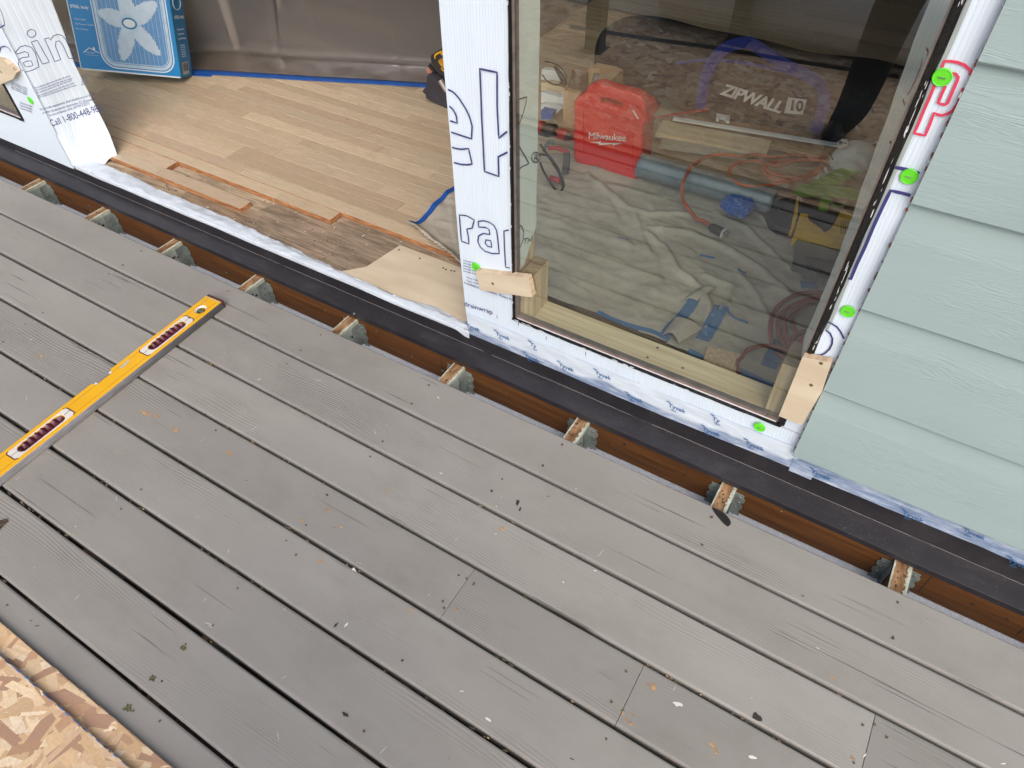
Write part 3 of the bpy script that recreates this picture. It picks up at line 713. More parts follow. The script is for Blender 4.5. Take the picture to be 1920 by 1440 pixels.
# seam tape along the flashing
def tp(a, b):
    x = .973 + 4.0 * a; z0 = .060 + .003 * nz(x * 3, 4) + .008 * max(0, min(1, (x - 1.6) / .6)); z1 = .140 + .004 * nz(x * 4, 1)
    z = z0 + (z1 - z0) * b
    return (x, WY - .0100 + .0012 * nz(x * 16, z * 50) + .0022 * abs(nz(x * 5 + z * 25, 3)) * (-1), z)
mb = MB(); mb.grid(tp, 500, 12)
mb.grid(lambda a, b: (lambda x, z: (x, WY - .0125 + .0008 * nz(x * 18, z * 30), z))(1.915 + .055 * a, .056 + .062 * b), 8, 8)
tape = mb.build('seam_tape', [TAPE], house, smooth=True, label='clear and white tape printed in blue sealing the drainwrap to the dark flashing')
k = 0
for (u, v, t_) in [(875, 612, 'Tyvek'), (930, 628, 'Tyvek'), (994, 648, 'Ty'), (984, 669, 'Tyvek'), (1048, 686, 'Tyvek'), (1116, 701, 'Tyvek'), (1175, 744, 'Tyvek'), (1253, 762, 'Tyvek'), (1335, 787, 'Ty'), (1317, 806, 'Tyvek'), (1397, 832, 'Tyvek'), (1520, 886, 'Tyvek'), (1690, 963, 'Tyvek'), (1803, 995, 'Tyvek'), (1888, 1052, 'Tyvek')]:
    p = P(u, v, y=WY - .0145)
    ob = text_mesh(t_, .0185, (p.x, WY - .0150, p.z), (1, 0, 0), (-.10, 0, 1), INKT, 'printed_word', tape, extrude=.0001, bold=.0002)
    text_mesh('tape', .0085, (p.x + .008, WY - .0150, p.z - .0095), (1, 0, 0), (0, 0, 1), INKT, 'printed_word', tape, extrude=.0001)
    q = MB(); c = Vector((p.x - .002, WY - .0149, p.z + .0165))
    q.add([c + Vector((cos(t * pi / 5) * .0065, 0, sin(t * pi / 5) * .0018)) for t in range(10)], [tuple(range(10))]); q.build('printed_oval', INKT, tape)
# lap siding -----------------------------------------------------------
courses = [.1255 + .2290 * i for i in range(-0, 11)]
edge = MB()
for i, z0 in enumerate(courses):
    mb = MB(); x0, x1 = 1.9085, 5.0; z1 = z0 + .245; n = 60
    yb, yt = WY - .0265, WY - .0165 + .004
    def g(a, b, z0=z0, z1=z1, i=i):
        s_ = b * 6; x = x0 + .0022 * nz(i * 3 + b * 6, 3) + (x1 - x0) * (a ** 1.0)
        pr = [(WY - .010, z0 + .001), (yb + .002, z0), (yb, z0 + .003), (yb + .0030, z0 + .08), (yb + .0065, z0 + .16), (yt - .001, z0 + .22), (yt, z1)]
        y, z = pr[int(round(s_))]; wv = .0022 * nz(x * 1.3, i * 4) + .0008 * nz(x * 6, i)
        return (x, y + (wv if 0 < s_ < 6 else 0), z + (.0012 * nz(x * 2.5, i * 7) if s_ < 3 else 0))
    mb.grid(g, n, 6)
    e = [g(0, b / 6) for b in range(7)]
    mb.add(e + [(p[0], WY - .002, p[2]) for p in e], [(b, b + 1, b + 8, b + 7) for b in range(6)], 1)
    mb.build('siding_board', [SIDING, simple('raw_siding_edge', (.23, .10, .07), .9, c2=(.40, .35, .30), scale=60)], house, smooth=False)
    rd = random.Random(i + 3)
    for q in range(9):
        zc = z0 + rd.random() * .225; r_ = rd.uniform(.0012, .0028) if q < 14 else rd.uniform(.003, .005)
        c = Vector((x0 - .001, yb + .006 + .004 * (zc - z0) / .2, zc)); pl = [c + Vector((cos(t * pi / 4) * r_ * rd.uniform(.5, 1.2), 0, sin(t * pi / 4) * r_ * rd.uniform(.8, 2.2))) for t in range(8)]
        edge.prism(pl, (0, .006, 0), rd.choice([0, 0, 1]))
edge.build('cut_edge_splinters', [simple('red_brown_splinter', (.20, .07, .045), .9), JEDGE], house)

# ------------------------------------------------------------------ windows
def window(x0, x1, z0, z1, lab_):
    """black sealant bead round the glass, metal spacer, glass"""
    fr = MB()
    n = 120
    yo = WY - .0085
    def bead(p0, p1, w0, side):
        p0, p1 = Vector(p0), Vector(p1); d = (p1 - p0); L = d.length; d.normalize(); sd = Vector(side); m = int(L / .008)
        ring = []
        for i in range(m + 1):
            p = p0 + d * L * i / m; a = w0 * (1 + .22 * nz(i * .13, p0.x * 3 + w0)); hgt = .004 + .0012 * nz(i * .21, 5)
            base = Vector((0, 1, 0))
            ring.append([p + base * .008, p + base * .001, p + sd * a * .25 - base * hgt, p + sd * a * .7 - base * hgt * .8, p + sd * a + base * .001, p + sd * a + base * .008])
        vs = [v for r in ring for v in r]
        fr.add(vs, [(i * 6 + j, i * 6 + j + 1, (i + 1) * 6 + j + 1, (i + 1) * 6 + j) for i in range(m) for j in range(5)], 0)
    bead((x0, yo, z1), (x0, yo, z0), .0085, (-1, 0, 0))
    bead((x0 - .008, yo, z0), (x1 + .010, yo, z0), .0085, (0, 0, -1))
    bead((x1, yo, z0), (x1, yo, z1), .0150, (1, 0, 0))
    wi = fr.build('window', [BUTYL, RESID], house, smooth=False, label=lab_)
    # residue flakes on the bead
    rb = MB(); rd = random.Random(9)
    for i in range(100):
        t = rd.random()
        if t < .22: c = Vector((x0 - rd.uniform(.003, .006), yo - .0052, z0 + abs(rd.gauss(0, .12)) if rd.random() < .6 else z0 + rd.random() * .9)); d = (.0015, .006)
        elif t < .45: c = Vector((x0 + rd.random() * (x1 - x0) * (rd.random() ** .8), yo - .0052, z0 - rd.uniform(.0005, .004))); d = (.009, .0014)
        else: c = Vector((x1 + .0075 + .003 * nz(i * .3, 2) + rd.uniform(0, .0035), yo - .0056, z0 + .25 + rd.random() * 1.3)); d = (.0011 * rd.uniform(.2, 1.3), .012 * rd.uniform(.15, 1.6))
        s_ = rd.uniform(.4, 1.5)
        pl = [c + Vector((cos(k * pi / 4) * d[0] * s_ * rd.uniform(.4, 1.1), 0, sin(k * pi / 4) * d[1] * s_ * rd.uniform(.4, 1.1))) for k in range(8)]
        rb.add(pl, [tuple(range(8))])
    rb.build('sealant_residue', [RESID], wi)
    sp = MB(); s1 = .0105; y0_, y1_ = WY - .006, WY + .011
    sp.box(x0, x0 + .0055, y0_, y1_, z0, z1); sp.box(x1 - .004, x1, y0_, y1_, z0, z1); sp.box(x0 + .0055, x1 - .004, y0_, y1_, z0, z0 + s1)
    sp.box(x0 + .0056, x1 - .0041, y0_ - .0012, y0_ + .002, z0 + .0010, z0 + .0040, 1)
    sp.box(x0 + .0056, x1 - .0041, y0_ - .0010, y0_ + .002, z0 + .0072, z0 + .0084, 2)
    sp.build('spacer', [SPACER, RESID, simple('pink_spacer_line', (.30, .15, .13), .5)], wi)
    g_ = MB(); g_.box(x0 + .0055, x1 - .004, WY - .003, WY + .003, z0 + s1, z1, 0, tops=[1, 1, 0, 1, 1, 1])
    g_.build('glass_pane', [GLASS, GLASSB], wi)
    return wi
window(RX2 + .001, RX3 - .001, SZ + .0015, WT - .004, 'tall fixed window of clear glass bedded in black sealant')
window(-2.6, -1.086, SZ + .0085, WT - .004, 'window at the far left edge, only its lower corner showing')
# grey tape strip by the right bead
mb = MB(); mb.grid(lambda a, b: (1.8640 + .006 * a + .0012 * nz(b * 20, a), WY - .0082 - .001 * nz(b * 31, a), .50 + 1.7 * b), 3, 110)
mb.build('tape_strip', [GTAPE], house, smooth=True)

# lime cap nails
for (u, v) in [(1767, 144), (1705, 330), (1590, 583), (1426, 797), (893, 500), (58, 188)]:
    if u == 58: p = PS(u, v, wl); p.y -= .0015
    else: p = P(u, v, y=WY - .0075); p.y -= .001 + (.0062 if v == 797 else 0)
    mb = MB(); mb.disc(p, .0135, .0022, (0.05 if u < 100 else 0, -1, 0), 22)
    mb.tube([p + Vector((cos(t * pi / 12) * .0122, -.0022, sin(t * pi / 12) * .0122)) for t in range(24)], .0009, 6, closed=True)
    c = p + Vector((0, -.0026, 0)); mb.box(c.x - .005, c.x + .005, c.y - .0012, c.y, c.z - .0007, c.z + .0007, 1)
    mb.build('cap_nail', [LIME, STAPLE], house)
# staples and pencil ticks on the wrap
for (u, v) in [(972, 607), (1024, 634), (1098, 663), (1204, 697), (1339, 748), (1438, 778), (1196, 722), (932, 594)]:
    mb = MB(); p = P(u, v, y=WY - .009); mb.box(p.x - .0006, p.x + .0006, p.y - .0004, p.y, p.z - .006, p.z + .006); mb.build('staple', [GRIME], house)
# ------------------------------------------------------------------ printing on the wrap (traced outlines laid on the sheet)
def ink(traces, plane, mat, wd, parent, name='printed_letters', nrm=(0, -1, 0), off=.0009, cl=False, smooth=4):
    mb = MB()
    for t in traces:
        closed = t[0] == 'c'; pts = t[1:] if isinstance(t[0], str) else t
        q = []
        for (u, v) in pts:
            p = PPl(u, v, *plane) if isinstance(plane, tuple) else PS(u, v, plane) if callable(plane) else P(u, v, **plane); q.append(p)
        if smooth > 1:
            qq = []; n = len(q)
            for i in range(n if closed else n - 1):
                a, b = q[i], q[(i + 1) % n]; m_ = max(1, int((b - a).length / .008))
                qq += [a.lerp(b, k / m_) for k in range(m_)]
            if not closed: qq.append(q[-1])
            q = qq
        if callable(plane): q = [Vector((p.x, plane(p.x, p.z), p.z)) for p in q]
        q = [p + Vector(nrm) * off for p in q]
        mb.ribbon(q, wd, nrm, 0, closed)
    return mb.build(name, [mat], parent)
A = lambda pts: Z4(820, 0, 4, pts)
RJ = ((RX3 + .0015, WY + .0005, .9), Vector((-.1, -.031, 0)).normalized())
wf = dict(y=WY - .0082)
e1 = A([(80, 670), (108, 682), (130, 698), (165, 738), (192, 780), (217, 820), (237, 862), (252, 905), (262, 945), (260, 990), (258, 1040), (200, 1022), (105, 990)])
ink([e1, A([(90, 795), (110, 810), (125, 832), (137, 853), (145, 874), (150, 922), (97, 905)]),
     A([(112, 1103), (140, 1113), (180, 1118), (235, 1113), (262, 1228), (230, 1235), (180, 1232), (125, 1218)]),
     A([(525, 985), (462, 1035), (455, 900), (450, 800), (449, 542), (320, 515), (328, 700), (335, 900), (355, 1285), (462, 1322), (458, 1175), (527, 1140)])],
    wf, INKB, .0042, house)
B = lambda pts: Z4(440, 300, 1920 / 580, pts)
ink([['c'] + B([(1395, 340), (1440, 345), (1488, 372), (1475, 422), (1442, 428), (1450, 470), (1455, 520), (1408, 503), (1402, 430)]),
     ['c'] + B([(1512, 380), (1545, 376), (1580, 385), (1610, 405), (1628, 440), (1635, 500), (1643, 580), (1600, 580), (1555, 566), (1525, 540), (1510, 505), (1515, 470), (1545, 455), (1585, 462), (1580, 430), (1560, 418), (1515, 415)]),
     ['c'] + B([(1560, 495), (1590, 500), (1598, 540), (1572, 535), (1556, 518)]),
     B([(1703, 433), (1672, 440), (1676, 550), (1683, 665), (1708, 669)])], wf, INKB, .0036, house)
rx = dict(x=RX2 + .0008)
ink([A([(575, 760), (620, 740), (668, 725), (660, 780), (640, 850), (610, 930), (583, 1000)]), A([(583, 1045), (610, 1095), (645, 1155), (685, 1225), (640, 1245), (588, 1282)]),
     ['c'] + A([(735 + 33 * cos(t * pi / 8), 1180 + 38 * sin(t * pi / 8)) for t in range(16)]),
     A([(727, 1203), (727, 1160), (745, 1160), (748, 1172), (742, 1180), (727, 1182)]), A([(738, 1182), (752, 1203)])],
    rx, INKK, .0030, house, nrm=(1, 0, 0), off=.0012)
D = lambda pts: Z4(940, 320, 4, pts)
ink([D([(100, 402), (130, 402), (152, 420), (166, 460), (160, 520), (140, 570), (112, 612)]), D([(105, 455), (122, 475), (130, 505), (122, 530), (108, 548)]),
     D([(166, 512), (196, 506)]), D([(181, 509), (172, 550)]), D([(196, 548), (202, 502), (212, 530), (232, 480), (224, 532)])], rx, INKK, .0028, house, nrm=(1, 0, 0), off=.0012)
E_ = lambda pts: Z4(1500, 0, 1920 / 420, pts)
ink([E_([(1218, 575), (1240, 522), (1290, 523), (1350, 532), (1410, 555), (1450, 590), (1467, 612), (1460, 645)]),
     E_([(1300, 628), (1335, 632), (1357, 660), (1350, 690), (1310, 780), (1265, 885), (1240, 897), (1210, 890), (1185, 880), (1215, 805), (1248, 735)]),
     E_([(1402, 750), (1380, 820), (1350, 890), (1310, 945), (1265, 975), (1215, 988), (1180, 980), (1150, 965), (1115, 1060), (1075, 1160), (980, 1140), (1020, 1050), (1060, 950), (1110, 840), (1155, 725)])],
    wf, INKR, .0042, house)
F_ = lambda pts: Z4(1500, 300, 3.6, pts)
ink([F_([(642, 48), (720, 62), (806, 90)]), F_([(747, 238), (690, 222), (612, 205), (560, 310), (500, 440), (440, 585), (385, 700), (343, 803), (326, 795)])], wf, INKB, .0058, house)
ink([F_([(190, 1092), (215, 1103), (250, 1125), (275, 1158), (297, 1205)]), F_([(175, 1145), (205, 1170), (220, 1205), (217, 1240), (200, 1275), (170, 1303), (140, 1316), (108, 1314)])], wf, INKB, .0036, house)
ink([E_([(1060, 405), (1090, 402), (1110, 440), (1108, 480)]), E_([(1045, 500), (1062, 495), (1050, 560), (1000, 690), (950, 790), (930, 815)]), E_([(1085, 540), (1060, 610), (1030, 665)]), E_([(895, 850), (910, 905)])],
    RJ, simple('muted_red_ink', (.35, .10, .11)), .0035, house, nrm=RJ[1], off=.0022)
ink([E_([(780, 1215), (795, 1225), (735, 1400)])], RJ, INKK, .004, house, nrm=RJ[1], off=.0022)
H = lambda pts: Z4(0, 0, 4, pts)
def flap_ink(traces, wd, name='printed_letters'):
    mb = MB()
    for t in traces:
        cl_ = t[0] == 'c'; q = [PF(u, v) for u, v in (t[1:] if cl_ else t)]
        out_ = []; n = len(q)
        for i in range(n if cl_ else n - 1):
            a, b = Vector(q[i]), Vector(q[(i + 1) % n]); m_ = max(1, int((b - a).length / .006)); out_ += [a.lerp(b, k / m_) for k in range(m_)]
        if not cl_: out_.append(Vector(q[-1]))
        sd = []; n = len(out_); pr = []
        for i, p in enumerate(out_):
            a = out_[(i - 1) % n] if (cl_ or i) else p; b = out_[(i + 1) % n] if (cl_ or i < n - 1) else p
            d = (b - a).normalized(); k = Vector((-d.y, d.x)) * wd / 2; pr += [FLP(*(p + k), .0012), FLP(*(p - k), .0012)]
        m_ = n if cl_ else n - 1
        mb.add(pr, [(2 * i, 2 * i + 1, 2 * ((i + 1) % n) + 1, 2 * ((i + 1) % n)) for i in range(m_)])
    return mb.build(name, [INKB], flap)
flap_ink([H([(100, 500), (108, 525), (128, 518)]),
     ['c'] + H([(115, 392), (150, 350), (190, 340), (235, 355), (262, 395), (278, 445), (290, 500), (240, 525), (190, 540), (155, 522), (135, 478), (140, 445), (170, 430), (215, 425), (208, 395), (185, 385), (132, 405)]),
     ['c'] + H([(175, 468), (205, 456), (233, 455), (245, 490), (205, 500), (183, 494)]),
     ['c'] + H([(233, 315), (278, 300), (322, 380), (370, 465), (318, 480), (275, 400)]),
     ['c'] + H([(235 + 33 * cos(t * pi / 7), 250 + 30 * sin(t * pi / 7)) for t in range(14)]),
     ['c'] + H([(333, 290), (365, 282), (378, 300), (398, 268), (430, 256), (465, 265), (490, 295), (560, 437), (515, 437), (470, 335), (445, 305), (418, 310), (415, 345), (455, 445), (410, 462), (372, 375)])], .0022)
ink([H([(0, 55), (18, 100), (32, 140), (40, 185), (20, 198), (0, 207)]), H([(0, 390), (10, 352), (40, 345), (70, 360), (85, 385)])], wl, INKB, .0034, house, off=.002)
# small print: rows on the folded wrap and on the post
def line_text(t, u0, v0, u1, v1, surf, size, ink_, par, off=.002, yup=(0, 0, 1)):
    a = PS(u0, v0, surf) if callable(surf) else P(u0, v0, **surf); b = PS(u1, v1, surf) if callable(surf) else P(u1, v1, **surf)
    a.y -= off; b.y -= off
    return text_mesh(t, size, a, b - a, yup, ink_, 'printed_line', par, extrude=.00005, drape=surf if callable(surf) else None)
def flap_text(t, u0, v0, u1, v1, size):
    a, b = Vector(PF(u0, v0)), Vector(PF(u1, v1)); ob = text_mesh(t, 1.0, (0, 0, 0), (1, 0, 0), (0, 1, 0), INKB, 'printed_line', flap, extrude=0)
    L = max(v.co.x for v in ob.data.vertices); sx = (b - a).length / L; d = (b - a).normalized()
    for v in ob.data.vertices:
        x, y = v.co.x * sx, v.co.y * size; p = a + d * x + Vector((0, 1)) * y; v.co = FLP(p.x, p.y, .0012)
for (a, b) in [((260, 665), (530, 572)), ((270, 682), (545, 590)), ((275, 702), (540, 607)), ((285, 722), (560, 625)), ((290, 735), (575, 642))]:
    flap_text('For installation instructions and safety information', a[0] / 4, a[1] / 4, b[0] / 4, b[1] / 4, .0085)
for k in range(5): flap_text('ESR 2375', 612 / 4, (572 + 17 * k) / 4, 665 / 4, (560 + 17 * k) / 4, .008)
flap_text('Meets code requirements when installed as an air barrier', 300 / 4, 830 / 4, 715 / 4, 710 / 4, .0125)
flap_text('weather resistive barrier requirements, ICC-ES evaluation', 320 / 4, 856 / 4, 715 / 4, 745 / 4, .0125)
flap_text('in accordance with ASTM E2273', 370 / 4, 872 / 4, 672 / 4, 782 / 4, .0125)
flap_text('Call 1-800-448-983', 385 / 4, 948 / 4, 765 / 4, 830 / 4, .034)
for (v0, v1) in [(620, 660), (634, 676), (650, 692), (664, 706)]:
    line_text('See installation guide', 90 / 4, v0 / 4, 250 / 4, (v1 + 28) / 4, wl, .011, INKB, house, .0025)
for k in range(3): line_text('Recommended', 158 / 4, (775 + 20 * k) / 4, 330 / 4, (835 + 20 * k) / 4, wl, .0125, INKB, house, .0025)
ws = dict(y=WY - .0088)
for k in range(5): line_text('drainage wrap', 869, 489 + 5.0 * k, 890, 494 + 5.0 * k, ws, .0075, INKB, house, .0006)
for k in range(2): line_text('Meets requirements for a weather resistive', 875, 521 + 6 * k, 960, 545 + 6 * k, ws, .008, INKB, house, .0006)
line_text('Installation instructions. Meets ICC-ES', 870, 531, 958, 563, ws, .0115, INKB, house, .0006)
line_text('drainwrap', 871, 573, 922, 589, ws, .0235, INKB, house, .0006)
p = P(150, 318, y=.148)
text_mesh('C ™', .03, (-.80, WY - .0095, .046), (1, 0, 0), (0, 0, 1), INKB, 'printed_letters', house)
# hairline drips / lap crease in the metal
mb = MB()
for (a, b) in [((872, 638), (985, 690)), ((1010, 700), (1160, 768)), ((1180, 777), (1260, 812))]:
    pa, pb = P(*a, y=.1565), P(*b, y=.1565)
    mb.ribbon([pa.lerp(pb, t / 8) + Vector((0, -.0006, .0008 * sin(t * 2))) for t in range(9)], .0007, (0, -1, 0))
mb.build('scratch_line', [simple('fine_metal_scratch', (.15, .15, .16), .4)], f2)

# ------------------------------------------------------------------ plywood cleats screwed over the window edges
def cleat(name, lab_, poly, y0, y1, screws, pale=PLY, back=WY - .008):
    c0 = sum((Vector(P(u, v, y=y0)) for u, v in poly), Vector()) / len(poly)
    th = thing(name, lab_, 'wood block', 'plywood blocks screwed over the window edges', loc=(c0.x, back, c0.z))
    mb = MB(); mb.prism([P(u, v, y=y0) for u, v in poly], (0, y1 - y0, 0), 1, cap=0)
    part(th, mb, 'board', [pale, PLYEDGE], bevel=.0012)
    for (u, v) in screws:
        mb = MB(); p = P(u, v, y=y0); mb.disc((p.x, y0 + .0002, p.z), .0042, .0010, (0, -1, 0), 12); mb.disc((p.x, y0 - .0008, p.z), .0016, .0004, (0, -1, 0), 8, 1)
        part(th, mb, 'screw', [simple('yellow_zinc_screw', (.30, .24, .12), .4, metal=.5), GRIME])
    return th
cleat('plywood_block', 'small tilted plywood block screwed to the white post at the left edge of the window', [(891, 509), (990, 521), (998.5, 558), (900.5, 544)], .140, .158, [(924, 531.6)])
cleat('plywood_block', 'upright plywood block at the lower right corner of the window beside the siding', [(1504.5, 669.5), (1559, 680), (1541, 735), (1503, 797.5), (1460, 780)], .1385, .155, [(1521, 722), (1539.5, 681)])
cleat('plywood_block', 'plywood block cut off by the left edge, over the far left window', [(-60, 95), (8.5, 114), (31, 136), (25, 148), (0, 159), (-60, 178)], .140, .157, [(2, 135)])
# offcuts standing on the sill behind the glass
for (x0, x1, zt, lab_) in [(1.1325, 1.172, .332, 'short pine offcut standing on the sill in the left corner behind the glass'), (1.8105, 1.8475, .352, 'short pine offcut standing on the sill in the right corner behind the glass')]:
    th = thing('pine_offcut', lab_, 'wood block', 'pine offcuts on the window sill', loc=((x0 + x1) / 2, .22, SZ))
    mb = MB(); mb.box(x0, x1, .180, .264, SZ + .0004, zt, 0, tops=[0, 0, 0, 0, 1, 1]); part(th, mb, 'block', [PINEV, ENDG], bevel=.0015)

# ------------------------------------------------------------------ the room
rd = random.Random(11)
fb = MB(); PR = .055; Y0 = .262
def oakcol():
    t = rd.random(); a = Vector((.54, .43, .30)); b = Vector((.65, .54, .395)); c_ = Vector((.58, .43, .31))
    v = a.lerp(b, rd.random()); v = v.lerp(c_, .5 * (t > .8)); return tuple(v * rd.uniform(.84, 1.08))
for r in range(70):
    y0 = Y0 + r * PR; x = -3.2 + rd.uniform(-1, 0)
    xe = {0: -.072, 1: -.523, 2: .251}.get(r, 5.0)
    if r == 0: x = -1.9
    while x < xe:
        L = rd.uniform(.35, 1.25); x1 = min(x + L, xe)
        if xe - x1 < .15: x1 = xe
        g_ = .0011 if r else .0009; 
        z1 = FZ + rd.uniform(-.0003, .0003); c_ = oakcol(); xa, xb = max(x, -3.2) + .0007, x1 - .0007
        if xb > xa: fb.box(xa, xb, y0 + .0003, y0 + PR - g_, FZ - .018, z1, 0, col=c_, tops=[0, 1 if abs(x1 - xe) < .01 else 0, 1 if r in (0, 2, 3) else 0, 0, 0, 0])
        x = x1
floor = fb.build('floor', [OAK, simple('raw_oak_edge', (.50, .24, .10), .8, c2=(.22, .09, .04), scale=40, stretch=(.5, 1, 4), bump=.001)], None, bevel=.0009, segs=1); tag(floor, kind='structure')
# subfloor: old weathered boards
sb = MB(); y = .176
for (ya, yb, c_) in [(.178, .262, (.42, .32, .23)), (.263, .44, (.45, .35, .25)), (.441, 1.2, (.42, .32, .22))]:
    sb.box(-3.2, 5.0, ya, yb - .001, .030, FZ - .0195, 0, col=c_)
for (x0, x1, y0, y1, zz, c_) in [(-.9, -.32, .19, .262, .0008, (.46, .36, .25)), (-.52, .05, .262, .372, .0010, (.52, .42, .30)), (.02, .30, .20, .372, .0018, (.36, .28, .205)), (.28, .62, .19, .425, .0012, (.33, .26, .19)), (-.30, .03, .20, .30, .0014, (.34, .25, .17))]:
    pl = [Vector((x0 + rd.uniform(-.02, .02), y0, FZ - .0195 + zz)), Vector((x1 + rd.uniform(-.05, .05), y0, FZ - .0195 + zz)), Vector((x1 + rd.uniform(-.02, .04), y1, FZ - .0195 + zz)), Vector((x0 + rd.uniform(-.03, .02), y1, FZ - .0195 + zz))]
    pl2 = smooth_pts(pl, 6, True); sb.prism([Vector((p.x, min(p.y, y1), p.z)) for p in pl2], (0, 0, -.001), 0, col=c_)
sf = sb.build('subfloor', [PLYOLD]); tag(sf, kind='structure')
mb = MB(); zf = FZ - .0195
for i in range(240):
    x, y = rd.uniform(-.8, .75), rd.uniform(.20, .42)
    mb.prism(blob((x, y, zf + .0028), rd.uniform(.0008, .003), i, 7, rd.uniform(1, 3), .5, rd.uniform(0, 3)), (0, 0, -.0012), rd.choice([0, 0, 1, 2]))
for i in range(130):
    x, y = rd.uniform(-1.1, .8), rd.uniform(.43, 1.3); mb.prism(blob((x, y, FZ + .0012), rd.uniform(.0006, .0020), i, 6, rd.uniform(1, 4), .5, rd.uniform(0, 3)), (0, 0, -.0009), rd.choice([0, 1, 1, 2]))
o = mb.build('wood_crumbs', [CHIP, GRIME, LWHITE]); tag(o, 'splinters and crumbs scattered over the stripped subfloor and oak strips', 'debris', kind='stuff')
# new thin plywood patch
th = thing('plywood_patch', 'pale new plywood patch on the subfloor between the torn oak floor and the white post', 'plywood', loc=(.75, .3, zf))
mb = MB(); mb.prism([P(u, v, z=zf + .009) for u, v in [(700, 545), (762, 538), (700, 497), (748, 461), (860, 499), (935, 525), (935, 620), (868, 622)]][0:0] or [Vector((x, y, zf + .008)) for x, y in [(.46, .185), (.515, .245), (.537, .392), (.95, .400), (1.0, .20), (.98, .172), (.60, .172)]], (0, 0, -.0075), 1, cap=0)
part(th, mb, 'panel', [PLY, PLYEDGE], bevel=.0008)
for (u, v) in [(748, 468), (787, 484), (831, 502), (836, 505), (846, 507), (852, 508)]: mb = MB(); p = P(u, v, z=zf + .009); mb.disc((p.x, p.y, zf + .008), .0036, .0008, (0, 0, 1), 10); part(th, mb, 'screw', [SCREW])
# loose oak strip raised at the edge is part of the floor; gap row shows the subfloor
# ceiling, far walls
mb = MB(); mb.box(-3.2, 5, .2, 4.4, 2.5, 2.55); o = mb.build('ceiling', CEIL); tag(o, kind='structure')
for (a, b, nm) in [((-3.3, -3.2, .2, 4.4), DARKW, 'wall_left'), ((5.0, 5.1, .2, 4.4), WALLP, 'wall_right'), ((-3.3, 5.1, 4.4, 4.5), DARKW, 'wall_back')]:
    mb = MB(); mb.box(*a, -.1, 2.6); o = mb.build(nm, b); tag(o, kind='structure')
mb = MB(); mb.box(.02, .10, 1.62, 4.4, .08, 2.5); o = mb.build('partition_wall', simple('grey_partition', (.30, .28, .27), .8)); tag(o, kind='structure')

# ------------------------------------------------------------------ plastic dust curtain taped to the floor
PA, PB = Vector((-1.105, .955, FZ)), Vector((-.03, 1.400, FZ))
pd = (PB - PA).normalized(); pn = Vector((-pd.y, pd.x, 0))
cur = thing('dust_curtain', 'translucent plastic dust curtain creased and held to the oak floor by blue tape', 'plastic sheet', loc=PA + pd * .5)
L0, L1 = -2.4, 1.16
def cf(a, b):
    s_ = L0 + (L1 - L0) * a
    if b < .12: t = b / .12; d = .17 * t; z = .0025 + .012 * t * t + .004 * max(0, nz(s_ * 3, b * 8)) * t
    elif b < .2: t = (b - .12) / .08; d = .17 + .035 * sin(t * pi / 2); z = .0145 + .05 * t * t
    else: t = (b - .2) / .8; d = .205 + .05 * t; z = .0645 + 2.3 * t
    zt = z; k = max(0, min(1, z / .3))
    rid = math.exp(-abs(nz(s_ * 1.6 + z * .6, 4) * 16)) * .018
    fold = math.exp(-((s_ - .34 - z * .1) / .012) ** 2) * .008 + math.exp(-((s_ - .93 - z * .02) / .010) ** 2) * .007
    d += (nz(s_ * 1.6, z * 1.2) * .04 + rid * .5) * k + fold * min(1, z / .05) + .008 * nz(s_ * 3, z * 5)*min(1, z / .04)
    z += .006 * max(0, nz(s_ * 3, b * 9)) * (1 - k) * (b > .02)
    return PA + pd * s_ + pn * d + Vector((0, 0, z))
mb = MB(); mb.grid(cf, 260, 150); part(cur, mb, 'sheet', [POLY], smooth=True)
mb = MB()
def tf(a, b):
    s_ = L0 + (L1 - L0 - .02) * a; e = .0025 * nz(s_ * 3, 1) + .0012 * nz(s_ * 20, 3)
    return PA + pd * s_ + pn * (-.022 + .046 * b + e + (.006 if (s_ > .05 and s_ < .22 and b < .5) else 0) * 0) + Vector((0, 0, .0032 + .0012 * nz(s_ * 9, b * 3)))
mb.grid(tf, 220, 3); 
mb.grid(lambda a, b: PA + pd * (-.02 + .13 * a) + pn * (-.040 + .03 * b) + Vector((0, 0, .0020 + .0008 * nz(a * 5, b))), 6, 2)
part(cur, mb, 'tape', [BTAPE], smooth=True, solid=.0004, label='blue masking tape along the foot of the curtain')
# pole at its end
th = thing('curtain_pole', 'black pole at the right end of the plastic curtain behind the tool bag', 'pole', loc=(-.01, 1.56, FZ))
mb = MB(); mb.tube([(-.01, 1.56, FZ + .02), (-.01, 1.56, 1.2)], .013, 12); mb.tube([(-.01, 1.56, 1.2), (-.01, 1.56, 2.48)], .010, 12); part(th, mb, 'tube', [BLACK])
mb = MB(); mb.box(-.04, .02, 1.53, 1.59, FZ + .001, FZ + .02); part(th, mb, 'foot', [BLACK], bevel=.004)
mb = MB(); mb.box(-.027, .007, 1.544, 1.547, FZ + .33, FZ + .36); part(th, mb, 'tape_tab', [BTAPE2])
